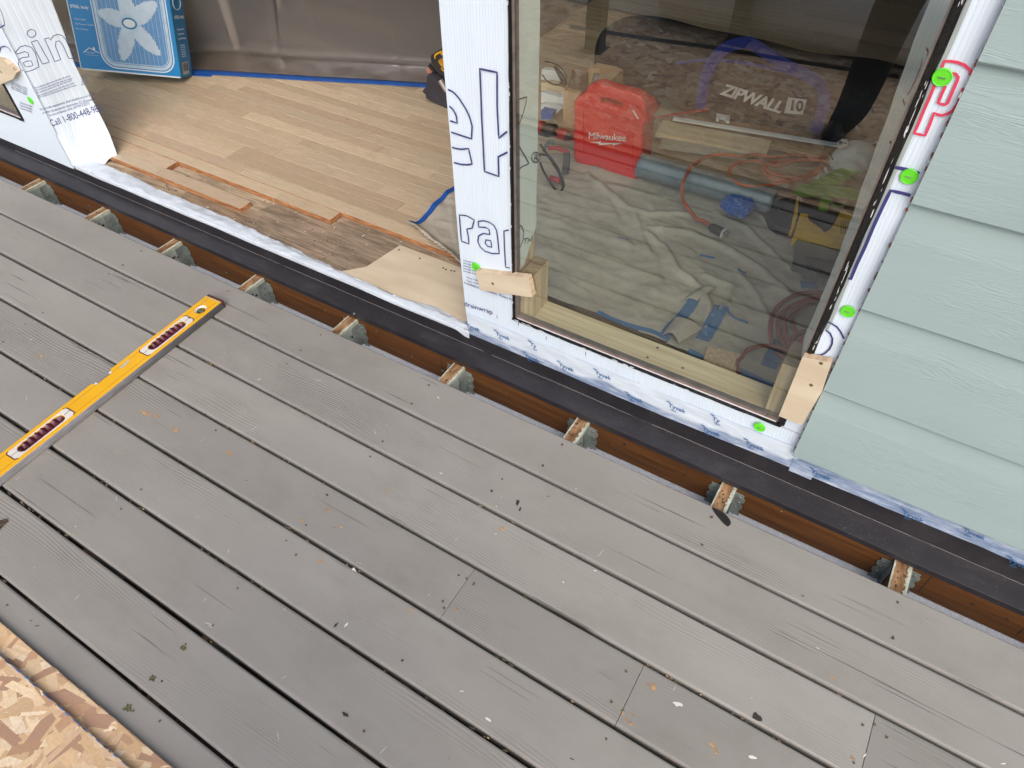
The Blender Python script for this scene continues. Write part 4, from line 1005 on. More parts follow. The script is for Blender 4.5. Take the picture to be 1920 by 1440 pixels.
# table behind the curtain
th = thing('side_table', 'pale wooden table standing behind the plastic curtain, one tapered leg showing', 'table', loc=(-1.35, 1.45, FZ))
for (x, y) in [(-1.127, 1.255), (-1.62, 1.10), (-1.32, 1.75), (-1.8, 1.6)]:
    mb = MB(); mb.tube([(x, y, FZ), (x, y, FZ + .05), (x, y, FZ + .62)], [.016, .021, .034], 16); part(th, mb, 'leg', [simple('pale_table_wood', (.85, .76, .62), .5)], smooth=False)
mb = MB(); mb.prism([Vector((x, y, FZ + .62)) for x, y in [(-1.05, 1.2), (-1.28, 1.85), (-1.9, 1.66), (-1.67, 1.02)]], (0, 0, .03)); part(th, mb, 'tabletop', [simple('table_top', (.20, .22, .22), .5)], bevel=.003)

# ------------------------------------------------------------------ fan carton leaning back
fan = thing('fan_carton', 'blue printed carton of a box fan leaning against the plastic curtain', 'box', loc=(-1.35, .83, FZ))
br = P(340, 147, z=FZ + .036)
ey = Vector((-.076, .295, .952)).normalized(); ex = Vector((.890, .451, -.069)); ex = (ex - ey * ex.dot(ey)).normalized(); en = ex.cross(ey).normalized()
BW = .452; BH = .440; TH = .115
FM = Matrix((( ex.x, ey.x, en.x, 0), (ex.y, ey.y, en.y, 0), (ex.z, ey.z, en.z, 0), (0, 0, 0, 1)))
org = br - ex * BW
FM.translation = org
def fp(x, y, z=0.0): return FM @ Vector((x, y, z))
BLUEC = simple('carton_blue', (.015, .215, .54), .38, c2=(.013, .19, .49), scale=6, coat=.2)
BLUED = simple('carton_side_blue', (.02, .19, .40), .45, c2=(.016, .16, .34), scale=6)
PALE = simple('carton_pale_print', (.46, .60, .74), .4, c2=(.38, .52, .68), scale=40)
PALE2 = simple('carton_white_print', (.66, .74, .82), .45)
mb = MB()
vs = [fp(0, 0, 0), fp(BW, 0, 0), fp(BW, BH, 0), fp(0, BH, 0), fp(0, 0, -TH), fp(BW, 0, -TH), fp(BW, BH, -TH), fp(0, BH, -TH)]
mb.add(vs, [(0, 1, 2, 3)], 0); mb.add(vs, [(1, 5, 6, 2)], 1); mb.add(vs, [(4, 7, 6, 5), (0, 3, 7, 4), (3, 2, 6, 7), (0, 4, 5, 1)], 1)
part(fan, mb, 'carton', [BLUEC, BLUED], bevel=.002, weld=True)
# printed picture: rim, grille, blades
cx, cy = .269, .208; hw = .156; hh = .192; zz = .0012
ph = MB()
def rrect(cx, cy, hw, hh, r, n=6):
    o = []
    for (sx, sy, a0) in [(1, 1, 0), (-1, 1, 90), (-1, -1, 180), (1, -1, 270)]:
        for k in range(n + 1): a = radians(a0 + 90 * k / n); o.append((cx + sx * (hw - r) + r * cos(a), cy + sy * (hh - r) + r * sin(a)))
    return o
def ring(o1, o2, z, mi):
    n = len(o1); vs = [fp(*p, z) for p in o1] + [fp(*p, z) for p in o2]
    ph.add(vs, [(i, (i + 1) % n, n + (i + 1) % n, n + i) for i in range(n)], mi)
ring(rrect(cx, cy, hw + .009, hh, .062), rrect(cx, cy, hw + .004, hh - .005, .058), zz, 1)
ring(rrect(cx, cy, hw, hh - .009, .056), rrect(cx, cy, hw - .012, hh - .021, .048), zz, 0)
ring(rrect(cx, cy, hw - .014, hh - .023, .047), rrect(cx, cy, hw - .018, hh - .027, .044), zz, 0)
inx, iny = hw - .018, hh - .027
def inside(x, y):
    dx, dy = abs(x - cx) - (inx - .05), abs(y - cy) - (iny - .05)
    return (dx <= 0 or dy <= 0 or dx * dx + dy * dy < .0025) and abs(x - cx) < inx and abs(y - cy) < iny
bl_c = (.260, .203)
def blade(x, y):
    dx, dy = x - bl_c[0], y - bl_c[1]; r = math.hypot(dx, dy)
    if r < .045: return True
    for a0 in (165, 92, 34, -46, -112):
        ca, sa = cos(radians(a0)), sin(radians(a0)); al = dx * ca + dy * sa; pe_ = -dx * sa + dy * ca; R_l = .135 if a0 == 165 else .162
        if 0 < al < R_l and abs(pe_) < .034 * math.sin(pi * (al / R_l) ** .85) ** .6: return True
    return False
nx_, ny_ = 44, 84
for i in range(nx_):
    for j in range(ny_):
        x = cx - inx + 2 * inx * (i + .5) / nx_; y = cy - iny + 2 * iny * (j + .5) / ny_
        if y > BH - .004 or not inside(x, y): continue
        sx, sy = 2 * inx / nx_, 2 * iny / ny_
        if blade(x, y):
            ph.add([fp(x - sx / 2, y - sy / 2, zz), fp(x + sx / 2, y - sy / 2, zz), fp(x + sx / 2, y + sy / 2, zz), fp(x - sx / 2, y + sy / 2, zz)], [(0, 1, 2, 3)], 0)
            ph.add([fp(x - sx * .3, y - sy * .2, zz * 1.5), fp(x + sx * .3, y - sy * .2, zz * 1.5), fp(x + sx * .3, y + sy * .2, zz * 1.5), fp(x - sx * .3, y + sy * .2, zz * 1.5)], [(0, 1, 2, 3)], 1)
        else:
            ph.add([fp(x - sx * .5, y - sy * .12, zz), fp(x + sx * .5, y - sy * .12, zz), fp(x + sx * .5, y + sy * .12, zz), fp(x - sx * .5, y + sy * .12, zz)], [(0, 1, 2, 3)], 0)
            if i % 3 == 0: ph.add([fp(x - sx * .12, y - sy * .5, zz), fp(x + sx * .12, y - sy * .5, zz), fp(x + sx * .12, y + sy * .5, zz), fp(x - sx * .12, y + sy * .5, zz)], [(0, 1, 2, 3)], 0)
        
el = lambda a, b, z: [fp(bl_c[0] + a * cos(t * pi / 12), bl_c[1] + b * sin(t * pi / 12), z) for t in range(24)]
ph.add(el(.042, .042, zz * 1.8), [tuple(range(24))], 0); ph.add(el(.034, .023, zz * 2.2), [tuple(range(24))], 2); ph.add(el(.026, .016, zz * 2.6), [tuple(range(24))], 1)
for (a, b) in [((0, 0), (BW, 0)), ]:
    ph.add([fp(0, .000, zz), fp(BW, .000, zz), fp(BW, .006, zz), fp(0, .006, zz)], [(0, 1, 2, 3)], 1)
ph.add([fp(0, 0, zz), fp(.004, 0, zz), fp(.004, BH, zz), fp(0, BH, zz)], [(0, 1, 2, 3)], 1)
ph.add([fp(BW - .004, 0, zz), fp(BW, 0, zz), fp(BW, BH, zz), fp(BW - .004, BH, zz)], [(0, 1, 2, 3)], 2)
rf = [(.028, .070), (.058, .092), (.098, .074)]
for a, b in zip(rf[:-1], rf[1:]): ph.ribbon([fp(*a, zz), fp(*b, zz)], .0035, en, 1)
ph.add([fp(.078 + .006 * cos(t * pi / 5), .090 + .006 * sin(t * pi / 5), zz) for t in range(10)], [tuple(range(10))], 1)
ph.add([fp(.034, .062, zz), fp(.092, .062, zz), fp(.092, .0632, zz), fp(.034, .0632, zz)], [(0, 1, 2, 3)], 0)
ps = part(fan, ph, 'printed_picture', [PALE, PALE2, BLUED])
fo = fan.location
def ft(t, size, x, y, z=.0014, side=False, m=PALE2, **k):
    if side: return text_mesh(t, size, FM @ Vector((BW + .0014, y, -x)) - fo, -en, ey, m, 'printed_words', fan, **k)
    return text_mesh(t, size, fp(x, y, z) - fo, ex, ey, m, 'printed_words', fan, **k)
ft('STEEL body', .0165, .012, .245, bold=.0004); ft('3 Quiet Speeds', .0085, .017, .200); ft('Top Mounted Controls', .0085, .017, .181); ft('Save On Energy', .0085, .017, .162)
ft('Save Smart', .0085, .042, .070)
ft('STEEL body', .0175, .018, .235, side=True, bold=.0004)
for k, t in enumerate(['3 Quiet Speeds', 'Top Mounted', 'Save On Energy']): ft(t, .0105, .024, .190 - .018 * k, side=True)
for k in range(6): ft('Distributed', .0088, .034, .128 - .009 * k, side=True, m=PALE)
mb = MB(); Q = lambda x, y, z=.0014: FM @ Vector((BW + z, y, -x))
mb.add([Q(.022, .012), Q(.082, .012), Q(.082, .062), Q(.022, .062)], [(0, 1, 2, 3)], 0)
for k in range(12):
    x = .028 + k * .0042; w_ = rd.choice([.0012, .0020, .0028]); mb.add([Q(x, .026, .0018), Q(x + w_, .026, .0018), Q(x + w_, .058, .0018), Q(x, .058, .0018)], [(0, 1, 2, 3)], 1)
part(fan, mb, 'barcode_label', [simple('barcode_white', (.5, .48, .46)), GRIME])
mb = MB(); cyy = .295
mb.tube([Q(.056 + .034 * cos(t * pi / 10), cyy + .026 * sin(t * pi / 10), .001) for t in range(20)], .002, 6, closed=True); part(fan, mb, 'printed_ring', [PALE])
def outline_solid(loops, M, depth, bev=.003):
    """loops: lists of 2D points (first outer, rest holes); M maps local xy(z up = front) to world. returns mesh data"""
    cu = bpy.data.curves.new('outline', 'CURVE'); cu.dimensions = '2D'; cu.fill_mode = 'BOTH'
    cu.extrude = depth / 2 - bev; cu.bevel_depth = bev; cu.bevel_resolution = 2
    for L in loops:
        sp = cu.splines.new('POLY'); sp.points.add(len(L) - 1); sp.use_cyclic_u = True
        for p, q in zip(sp.points, L): p.co = (q[0], q[1], 0, 1)
    t = bpy.data.objects.new('tmp', cu); C.objects.link(t)
    me = bpy.data.meshes.new_from_object(t.evaluated_get(bpy.context.evaluated_depsgraph_get())); bpy.data.objects.remove(t)
    for v in me.vertices: v.co = M @ v.co
    return me
def link_mesh(me, name, mats, parent, shade=False):
    me.materials.clear()
    for m in mats: me.materials.append(m)
    me.transform(Matrix.Translation(-parent.location))
    if shade: me.polygons.foreach_set('use_smooth', [True] * len(me.polygons))
    o = bpy.data.objects.new(name, me); C.objects.link(o); o.parent = parent; return o
def frame(o, x, n):
    """origin, local x dir, outward normal -> matrix with local z = normal"""
    x = Vector(x).normalized(); n = Vector(n); n = (n - x * n.dot(x)).normalized(); y = n.cross(x)
    M = Matrix(((x.x, y.x, n.x, o[0]), (x.y, y.y, n.y, o[1]), (x.z, y.z, n.z, o[2]), (0, 0, 0, 1))); return M
PPX = lambda pts, z: [P(u, v, z=z) for u, v in pts]
CZ = FZ + .006
# ------------------------------------------------------------------ canvas drop cloth
folds = [([(1100, 330), (1150, 372), (1175, 392), (1215, 405), (1270, 403), (1330, 410)], .022, .016), ([(1145, 372), (1175, 425), (1192, 470)], -.012, .012), ([(1010, 408), (1080, 432), (1150, 452), (1210, 470)], .010, .02),
         ([(1212, 440), (1248, 470), (1272, 515), (1315, 545), (1328, 575), (1322, 620)], .030, .014), ([(1235, 450), (1240, 500), (1250, 530)], -.012, .014), ([(1340, 398), (1400, 432), (1450, 480), (1500, 520)], .018, .014), ([(1215, 432), (1290, 437), (1360, 465), (1430, 510), (1480, 560)], .024, .018),
         ([(1010, 465), (1100, 498), (1200, 540), (1260, 560)], .008, .02), ([(1010, 540), (1100, 565), (1180, 600), (1240, 610)], .006, .02), ([(1250, 500), (1300, 530)], .01, .012), ([(1380, 505), (1420, 560), (1440, 600)], .016, .012), ([(1320, 520), (1370, 540), (1362, 570), (1335, 600)], .022, .012),
         ([(1400, 380), (1440, 420), (1520, 460)], .016, .014), ([(1330, 330), (1380, 360), (1420, 370)], .012, .02), ([(1060, 340), (1160, 352), (1230, 372)], .010, .02), ([(1190, 400), (1205, 450), (1215, 475)], .016, .010), ([(1450, 540), (1520, 560), (1560, 600)], .01, .016), ([(1290, 445), (1310, 480), (1350, 500)], -.008, .012),
         ([(790, 440), (830, 470), (868, 520)], .008, .012), ([(845, 380), (850, 430), (865, 480)], .010, .010)]
FW = [([Vector((p.x, p.y)) for p in PPX(f, CZ)], h * .62, w_ * .72) for f, h, w_ in folds]
def segd(p, a, b):
    ab = b - a; t = max(0, min(1, (p - a).dot(ab) / max(1e-9, ab.length_squared))); return (p - a - ab * t).length
CPOLY = [(.785, .378), (.64, .425), (.523, .468), (.505, .62), (.512, .76), (.54, 1.0), (.75, 1.16), (1.1, 1.25), (1.9, 1.30), (2.6, 1.3), (2.6, .40), (1.83, .384), (1.60, .380), (1.30, .400), (1.0, .39)]
def inpoly(x, y, poly):
    c = False; n = len(poly)
    for i in range(n):
        x1, y1 = poly[i]; x2, y2 = poly[(i + 1) % n]
        if (y1 > y) != (y2 > y) and x < (x2 - x1) * (y - y1) / (y2 - y1) + x1: c = not c
    return c
def ch(x, y):
    p = Vector((x, y)); h = 0
    for pts, hh, w_ in FW:
        d = min(segd(p, a, b) for a, b in zip(pts[:-1], pts[1:]))
        if d < w_ * 4: h += hh * .8 * math.exp(-(d / w_) ** 2 * .8)
    h += .004 * (1 - abs(nz(x * 4 + y * 3, y * 7 - x * 2, 2)) * 3) + .0022 * max(0, 1 - abs(nz(x * 7 - y * 6, y * 9 + x * 5, 12)) * 6) + .006 * abs(nz(x * 4 + y * 9, y * 13 - x * 3, 7)) + .0018 * nz(x * 26, y * 26, 3) + .0011 * max(0, 1 - abs(nz(x * 15 + y * 9, y * 17 - x * 6, 5)) * 5) + .004 * max(0, nz(x * 2.5 - y * 6, x * 4 + y * 3, 5))
    e = segd(p, Vector((.523, .468)), Vector((.785, .379))); h += .022 * math.exp(-(e / .02) ** 2) * (1 if x < .82 else 0)
    return CZ + max(0, h)
cl = thing('drop_cloth', 'rumpled beige canvas drop cloth spread over the room floor, dusted with sawdust', 'drop cloth', loc=(1.4, .8, FZ))
gx0, gx1, gy0, gy1 = .49, 2.3, .372, 1.31; NX, NY = 300, 155
hc = {}
mb = MB()
mb.grid(lambda a, b: (lambda x, y: (x, y, ch(x, y)))(gx0 + (gx1 - gx0) * a, gy0 + (gy1 - gy0) * b), NX, NY, keep=lambda a, b: inpoly(gx0 + (gx1 - gx0) * a, gy0 + (gy1 - gy0) * b, CPOLY))
part(cl, mb, 'cloth', [CANVAS], smooth=True, solid=.0012)
def strip(pts, wd, mat, th, name='tape', lift=.003, follow=True, z=None):
    q = smooth_pts(PPX(pts, CZ + .004), 5); mb = MB(); L = []
    for i, p in enumerate(q):
        a = q[max(0, i - 1)]; b = q[min(len(q) - 1, i + 1)]; t = (b - a).normalized(); s_ = Vector((-t.y, t.x, 0))
        ww = wd * (1 + .12 * nz(i * .7, wd * 99)); L.append([p + s_ * ww * k for k in (-.5, -.17, .17, .5)])
    vs = [Vector((v.x, v.y, (max(ch(v.x, v.y), CZ) if follow else z) + lift)) for r in L for v in r]
    mb.add(vs, [(i * 4 + j, i * 4 + j + 1, i * 4 + 5 + j, i * 4 + 4 + j) for i in range(len(q) - 1) for j in range(3)])
    return mb.build(name, [mat], None, solid=.0004) if th is None else part(th, mb, name, [mat], solid=.0004)
strip([(771, 427), (785, 418), (800, 404), (826, 376), (853, 352), (872, 336)], .020, BTAPE, cl, follow=True)
strip([(1120, 588), (1170, 606), (1230, 628), (1255, 640)], .016, BTAPE2, cl, 'tape_edge'); strip([(1290, 660), (1340, 680), (1400, 702), (1470, 730)], .020, BTAPE2, cl, 'tape_edge')
for pts, wd, lb in [([(1308, 552), (1290, 580), (1262, 612), (1248, 632)], .034, 'long crooked strip of blue tape on the drop cloth left of the grooved shim'), ([(1352, 578), (1335, 610), (1315, 640)], .040, 'wide strip of blue tape lying flat above the grooved shim'),
                    ([(1362, 578), (1372, 596), (1402, 608)], .009, 'thin curled twist of blue tape beside the orange cable coil'), ([(1500, 535), (1530, 538)], .036, 'square scrap of blue tape at the top of the cable coil'), ([(1462, 640), (1440, 690)], .042, 'blue tape patch under the cable coil near the corner block'),
                    ([(1158, 449), (1178, 453)], .007, 'tiny blue tape scrap alone in the middle of the drop cloth'), ([(1312, 478), (1340, 484)], .012, 'dark blue tape scrap below the black plug'), ([(1382, 508), (1400, 512)], .012, 'small blue tape scrap right of the others on the cloth ridge')]:
    o = strip(pts, wd, BTAPE2, None, 'tape_scrap', lift=.004); tag(o, lb, 'tape', 'scraps of blue tape on the drop cloth')
    c = sum((v.co for v in o.data.vertices), Vector()) / len(o.data.vertices); o.data.transform(Matrix.Translation(-c)); o.location = c
# curled dog-ear of the cloth
mb = MB()
c0 = P(1255, 640, z=CZ + .01); 
mb.grid(lambda a, b: c0 + Vector((-.02 + .085 * b * (.6 + .4 * a), -.008 + .095 * a, .012 + .030 * sin(pi * (b * .9 + .1)) * (1 - .5 * a))), 12, 14)
part(cl, mb, 'turned_corner', [CANVAS], smooth=True, solid=.0015)
mb = MB(); mb.grid(lambda a, b: P(1308, 548, z=CZ) .lerp(P(1272, 572, z=CZ), a) + Vector((.045 * b, .03 * b, .014 + .012 * sin(pi * b))), 8, 8); part(cl, mb, 'turned_corner', [CANVAS], smooth=True, solid=.0015)

# ------------------------------------------------------------------ red carry case
RED = simple('red_tool_plastic', (.68, .025, .022), .38, c2=(.62, .02, .018), bump=.0004, bscale=300)
REDD = simple('dark_red_plastic', (.26, .012, .012), .4)
fl_, fr_ = P(1080, 305, z=FZ + .012), P(1192, 336, z=FZ + .012)
rcx = (fr_ - fl_).normalized(); rcn = Vector((rcx.y, -rcx.x, 0))
RM_ = frame(fl_, rcx, rcn)
def onface(u, v, M):
    o_ = M.translation; n = M.col[2].xyz; d = ray(u, v); t = (o_ - CAM).dot(n) / d.dot(n); p = CAM + d * t - o_
    return (p.dot(M.col[0].xyz), p.dot(M.col[1].xyz))
Z5 = lambda pts: [onface(1000 + a / 4.8, 60 + b / 4.8, RM_) for a, b in pts]
case = thing('red_carry_case', 'red plastic carry case with moulded top handle and white script lettering, on the drop cloth', 'tool case', loc=fl_)
out = Z5([(385, 640), (420, 590), (490, 560), (500, 515), (530, 490), (600, 485), (690, 520), (900, 570), (955, 600), (960, 640), (985, 660), (1005, 790), (960, 830), (955, 1000), (930, 1250), (905, 1318), (840, 1310), (690, 1245), (560, 1190), (470, 1195), (400, 1165), (380, 1130)])
hole = Z5([(578, 575), (640, 580), (800, 625), (812, 650), (808, 700), (790, 712), (600, 665), (580, 640)])
Mc = RM_ @ Matrix.Translation((0, 0, -.075))
bod = Z5([(385, 640), (415, 600), (480, 590), (560, 662), (800, 715), (900, 690), (960, 720), (1005, 790), (960, 830), (955, 1000), (930, 1250), (905, 1318), (840, 1310), (690, 1245), (560, 1190), (470, 1195), (400, 1165), (380, 1130)])
link_mesh(outline_solid([bod], RM_ @ Matrix.Translation((0, 0, -.058)), .116, .010), 'body', [RED], case)
han = Z5([(395, 640), (420, 592), (490, 560), (500, 515), (530, 490), (600, 485), (690, 520), (900, 570), (955, 600), (960, 640), (985, 660), (1000, 780), (900, 800), (500, 700)])
link_mesh(outline_solid([han, hole[::-1]], RM_ @ Matrix.Translation((0, 0, -.026)), .050, .007), 'handle', [RED], case)
c2_ = Z5([(450, 700), (560, 705), (900, 790), (890, 1240), (700, 1200), (450, 1120)])
mb = MB(); q = [RM_ @ Vector((a, b, .0015)) for a, b in c2_]; mb.tube(q, .0022, 6, closed=True); part(case, mb, 'panel_seam', [RED])
mb = MB(); hb = Z5([(620, 590), (800, 640), (800, 690), (620, 640)]); mb.prism([RM_ @ Vector((a, b, -.11)) for a, b in hb], RM_.col[2].xyz * .005); part(case, mb, 'handle_hole_backing', [simple('dark_recess_backing', (.03, .02, .02), .6)])  # dark plate floating behind the handle hole, darkens the view through it
mb = MB(); lb_ = Z5([(895, 665), (940, 655), (1000, 740), (950, 770)]); mb.prism([RM_ @ Vector((a, b, .001)) for a, b in lb_], RM_.col[2].xyz * .010, 0); 
l2 = Z5([(905, 695), (915, 692), (962, 768), (950, 772)]); mb.prism([RM_ @ Vector((a, b, .011)) for a, b in l2], RM_.col[2].xyz * .001, 1); part(case, mb, 'latch', [RED, LWHITE])
pa, pb = [Vector((*onface(*p, RM_), 0)) for p in [(1103, 260), (1170, 264.5)]]
t0 = RM_ @ Vector((pa.x, pa.y, .0012)) - fl_; t1 = RM_ @ Vector((pb.x, pb.y, .0012)) - fl_
text_mesh('Milwaukee', .036, t0, t1 - t0, RM_.col[1].xyz, WPLAS, 'lettering', case, shear=.12, space=.96)
mb = MB(); bolt = Z5([(498, 992), (612, 985), (606, 1000), (705, 996), (805, 998), (712, 1022), (716, 1006), (600, 1018), (580, 1000)])
mb.add([RM_ @ Vector((a, b, .0013)) for a, b in bolt], [tuple(range(9))]); part(case, mb, 'lightning_mark', [WPLAS])

# cardboard box behind it
CARD = simple('brown_cardboard', (.50, .34, .19), .8, c2=(.42, .27, .15), scale=6); CARDI = simple('cardboard_inside', (.14, .09, .055), .85)
bx = thing('cardboard_box', 'open brown cardboard box with raised flaps behind the red carry case', 'box', loc=(.72, 1.32, FZ))
y_ = 1.30
z8 = lambda pts, y: [P(1000 + a / 4.8, 60 + b / 4.8, y=y) for a, b in pts]
mb = MB(); mb.prism(z8([(262, 890), (275, 520), (450, 560), (520, 590), (520, 950), (380, 930)], y_), (0, .28, 0), 0, cap=0); part(bx, mb, 'carton', [CARD])
mb = MB(); mb.prism(z8([(300, 515), (350, 335), (385, 385), (365, 430), (372, 445), (490, 355), (480, 560), (440, 556)], y_ + .02), (0, .003, 0)); part(bx, mb, 'flap', [CARDI])
mb = MB(); mb.prism(z8([(485, 345), (520, 318), (600, 330), (600, 375), (545, 370), (505, 540), (470, 540)], y_ + .03), (0, .004, 0)); part(bx, mb, 'flap', [CARD])
mb = MB(); mb.prism(z8([(545, 375), (590, 365), (585, 405), (705, 520), (600, 490), (520, 495)], y_ + .04), (0, .002, 0)); part(bx, mb, 'newsprint', [simple('newsprint', (.50, .50, .50), .8, c2=(.12, .12, .13), scale=90, stretch=(3, 1, 1))])
# white boards and lumber scraps behind, seen left of the case
wb = simple('white_trim_paint', (.84, .87, .87), .5)
for n_, (pts, y, m_, lb) in enumerate([([(75, 335), (240, 360), (250, 440), (200, 450), (70, 430)], 1.62, wb, 'white painted board end behind the cardboard box, uppermost of the pile'),
        ([(70, 455), (160, 455), (300, 520), (290, 580), (70, 530)], 1.50, PINE, 'short pine scrap on top of the white boards left of the cardboard box'),
        ([(70, 540), (280, 600), (270, 690), (70, 640)], 1.42, wb, 'white painted board under the pine scrap'), ([(70, 650), (250, 690), (200, 740), (70, 720)], 1.36, wb, 'lowest white board of the pile left of the cardboard box'),
        ([(70, 700), (180, 725), (160, 790), (70, 785)], 1.31, BTAPE, 'roll end of blue tape beside the white boards')]):
    q = z8(pts, y); mb = MB(); c = q[0].copy(); z_ = min(p.z for p in q)
    th = thing('board_scrap' if m_ is not BTAPE else 'tape_piece', lb, 'board' if m_ is not BTAPE else 'tape', 'scraps piled left of the cardboard box', loc=(q[0].x, y, z_)); mb.prism(q, (0, .03, 0)); part(th, mb, 'board', [m_], bevel=.001)
# black and red tool with cable at the left
TB = simple('black_tool_plastic', (.03, .03, .032), .45); TR = simple('tool_red', (.40, .03, .04), .4)
tl = thing('corded_tool', 'red and black corded power tool with its black cable lying left of the red case', 'power tool', loc=(.75, 1.12, FZ))
z9 = lambda pts, y: [P(1000 + a / 4.8, 60 + b / 4.8, y=y) for a, b in pts]
mb = MB(); mb.tube(z9([(60, 880), (130, 885), (200, 880)], 1.14), [.020, .026, .022], 14, 0); mb.tube(z9([(60, 850), (90, 855)], 1.13), [.022, .022], 12, 1); mb.tube(z9([(190, 900), (300, 930), (375, 945)], 1.16), [.018, .022, .012], 12, 1)
mb.tube(z9([(300, 930), (345, 950)], 1.14), [.016, .012], 10, 0)
part(tl, mb, 'body', [TB, TR], smooth=False)
mb = MB(); mb.tube(smooth_pts(z9([(140, 1045), (200, 1045), (260, 1060), (305, 1085), (318, 1110)], 1.05), 4), .008, 10); part(tl, mb, 'guard_bar', [TR], smooth=True); mb = MB(); mb.tube(z9([(150, 1310), (240, 1340)], .93), .010, 10); part(tl, mb, 'guard_bar', [TR], smooth=True)
mb = MB(); mb.tube(z9([(303, 1100), (296, 1200), (280, 1320)], 1.03), .013, 12); part(tl, mb, 'grip', [simple('grey_grip', (.10, .10, .11), .5)], smooth=False)
mb = MB(); mb.tube(smooth_pts([p for p in z9([(90, 1070), (130, 1000), (165, 985), (175, 1010)], 1.07)], 5), .007, 8); part(tl, mb, 'hook', [simple('tool_grey', (.16, .17, .18), .4)], smooth=True)
mb = MB()
mb.tube(smooth_pts(z9([(60, 1010), (110, 1080), (190, 1200), (240, 1290), (262, 1380), (240, 1440)], .95), 6), .0042, 8)
mb.tube(smooth_pts(z9([(60, 1100), (140, 1120), (215, 1220), (262, 1330), (268, 1400), (200, 1470), (110, 1440), (70, 1370)], .93), 6), .0042, 8)
mb.tube(smooth_pts(z9([(60, 1170), (90, 1250), (150, 1350), (200, 1420)], .92), 6), .0042, 8)
part(tl, mb, 'cable', [TB], smooth=True)
mb = MB(); mb.tube(smooth_pts([P(1017 + a, 125 + b, y=1.5) for a, b in [(0, 15), (10, 28), (30, 34), (45, 20), (30, -2), (5, -10)]], 6), .003, 8); mb.tube([P(1040, 125, y=1.5), P(1052, 142, y=1.5), P(1060, 160, y=1.5)], [.006, .012, .010], 10)
th = thing('wire_loop', 'thin dark wire loop standing up above the cardboard box', 'wire', loc=P(1050, 150, y=1.5)); part(th, mb, 'wire', [TB], smooth=True)
# clear plastic bag scrap
# ------------------------------------------------------------------ black duffel with white lettering
BAGM = simple('black_duffel_cloth', (.018, .018, .02), .75, bump=.003, bscale=18); STR = simple('blue_webbing', (.012, .03, .26), .6, bump=.0006, bscale=300)
bag = thing('duffel_bag', 'long black duffel bag with blue webbing handles and white block lettering behind the red case', 'bag', loc=(1.25, 1.78, FZ))
def du(a, b):
    x = .56 + 1.32 * a; e = 1 - abs(2 * a - 1) ** 7; t = b * 2 * pi; ct, st = cos(t), sin(t)
    yy = 1.79 + x * 0; q = lambda s_: abs(s_) ** .62 * (1 if s_ >= 0 else -1)
    sag = .02 * nz(x * 3, b * 3)
    return (x, 1.80 + .155 * q(ct) * (e ** .3) + sag, FZ + .145 + (.140 + sag) * q(st) * (e ** .3))
mb = MB(); mb.grid(du, 40, 40); part(bag, mb, 'body', [BAGM], smooth=True, weld=True)
by = 1.637
tp_ = lambda pts: [P(u, v, y=by - .006) for u, v in pts]
def webbing(pts, wd, y, name='strap'):
    q = smooth_pts([P(u, v, y=y) for u, v in pts], 6); mb = MB(); mb.ribbon(q, wd, (0, -1, 0)); return part(bag, mb, name, [STR], solid=.002)
webbing([(1312, 204), (1322, 150), (1338, 112), (1365, 88), (1400, 80), (1420, 88), (1455, 112), (1500, 135), (1535, 155), (1545, 185), (1540, 215), (1528, 248)], .042, by - .008)
webbing([(1128, 128), (1135, 95), (1150, 70), (1170, 72), (1215, 80)], .022, by + .10)
webbing([(1268, 118), (1340, 112), (1420, 122), (1490, 140)], .010, by - .004, 'piping')
a_, b_ = P(1351, 176, y=by - .010), P(1468, 214, y=by - .010)
bo = bag.location
text_mesh('ZIPWALL', .061, a_ - bo, b_ - a_, (0, 0, 1), LWHITE, 'lettering', bag, bold=.0022, shear=.25, space=.92)
mb = MB(); mb.add(tp_([(1478, 182), (1513, 187), (1505, 215), (1470, 212)]), [(0, 1, 2, 3)]); part(bag, mb, 'number_panel', [LWHITE])
a_, b_ = P(1478, 206, y=by - .0085), P(1506, 208.5, y=by - .0085); text_mesh('10', .052, a_ - bo, b_ - a_, (0.05, 0, 1), TB, 'lettering', bag, bold=.002)

# white trim strip, timber under it
def plank(name, lb, cat, p0, p1, wd, th_, mat, grp=None, zoff=0):
    p0, p1 = Vector(p0), Vector(p1); c = (p0 + p1) / 2; d = (p1 - p0); L = d.length; yaw = math.atan2(d.y, d.x); pit = -math.asin(d.z / L)
    t = thing(name, lb, cat, grp, loc=c, rot=(0, pit, yaw)); m = MB(); m.box(-L / 2, L / 2, -wd / 2, wd / 2, 0, th_); m.build('board', [mat], t, bevel=.0015); return t
plank('trim_strip', 'thin white trim strip lying across the timber scraps below the duffel bag', 'trim', P(1262, 224, z=.165), P(1568, 274, z=.165), .022, .008, wb)
for i, (a, b, wd, m_, lb) in enumerate([((1235, 245), (1440, 285), .11, PINE, 'pale pine board under the white trim strip'), ((1255, 232), (1520, 268), .10, simple('brown_board', (.30, .18, .09), .7, c2=(.2, .11, .05), scale=8, stretch=(1, 9, 9)), 'brown stained board behind the pine board'),
                                   ((1405, 258), (1540, 292), .09, simple('knotty_board', (.50, .34, .16), .7, c2=(.3, .18, .08), scale=7, stretch=(1, 7, 7)), 'yellow board scrap beside the cable bundle'), ((1240, 268), (1400, 290), .09, simple('grey_board', (.42, .42, .36), .7), 'greyish board along the foil pipe')]):
    z_ = .125 - i * .004; plank('timber_scrap', lb, 'board', P(*a, z=z_), P(*b, z=z_), wd, .019, m_, 'timber scraps on the floor')
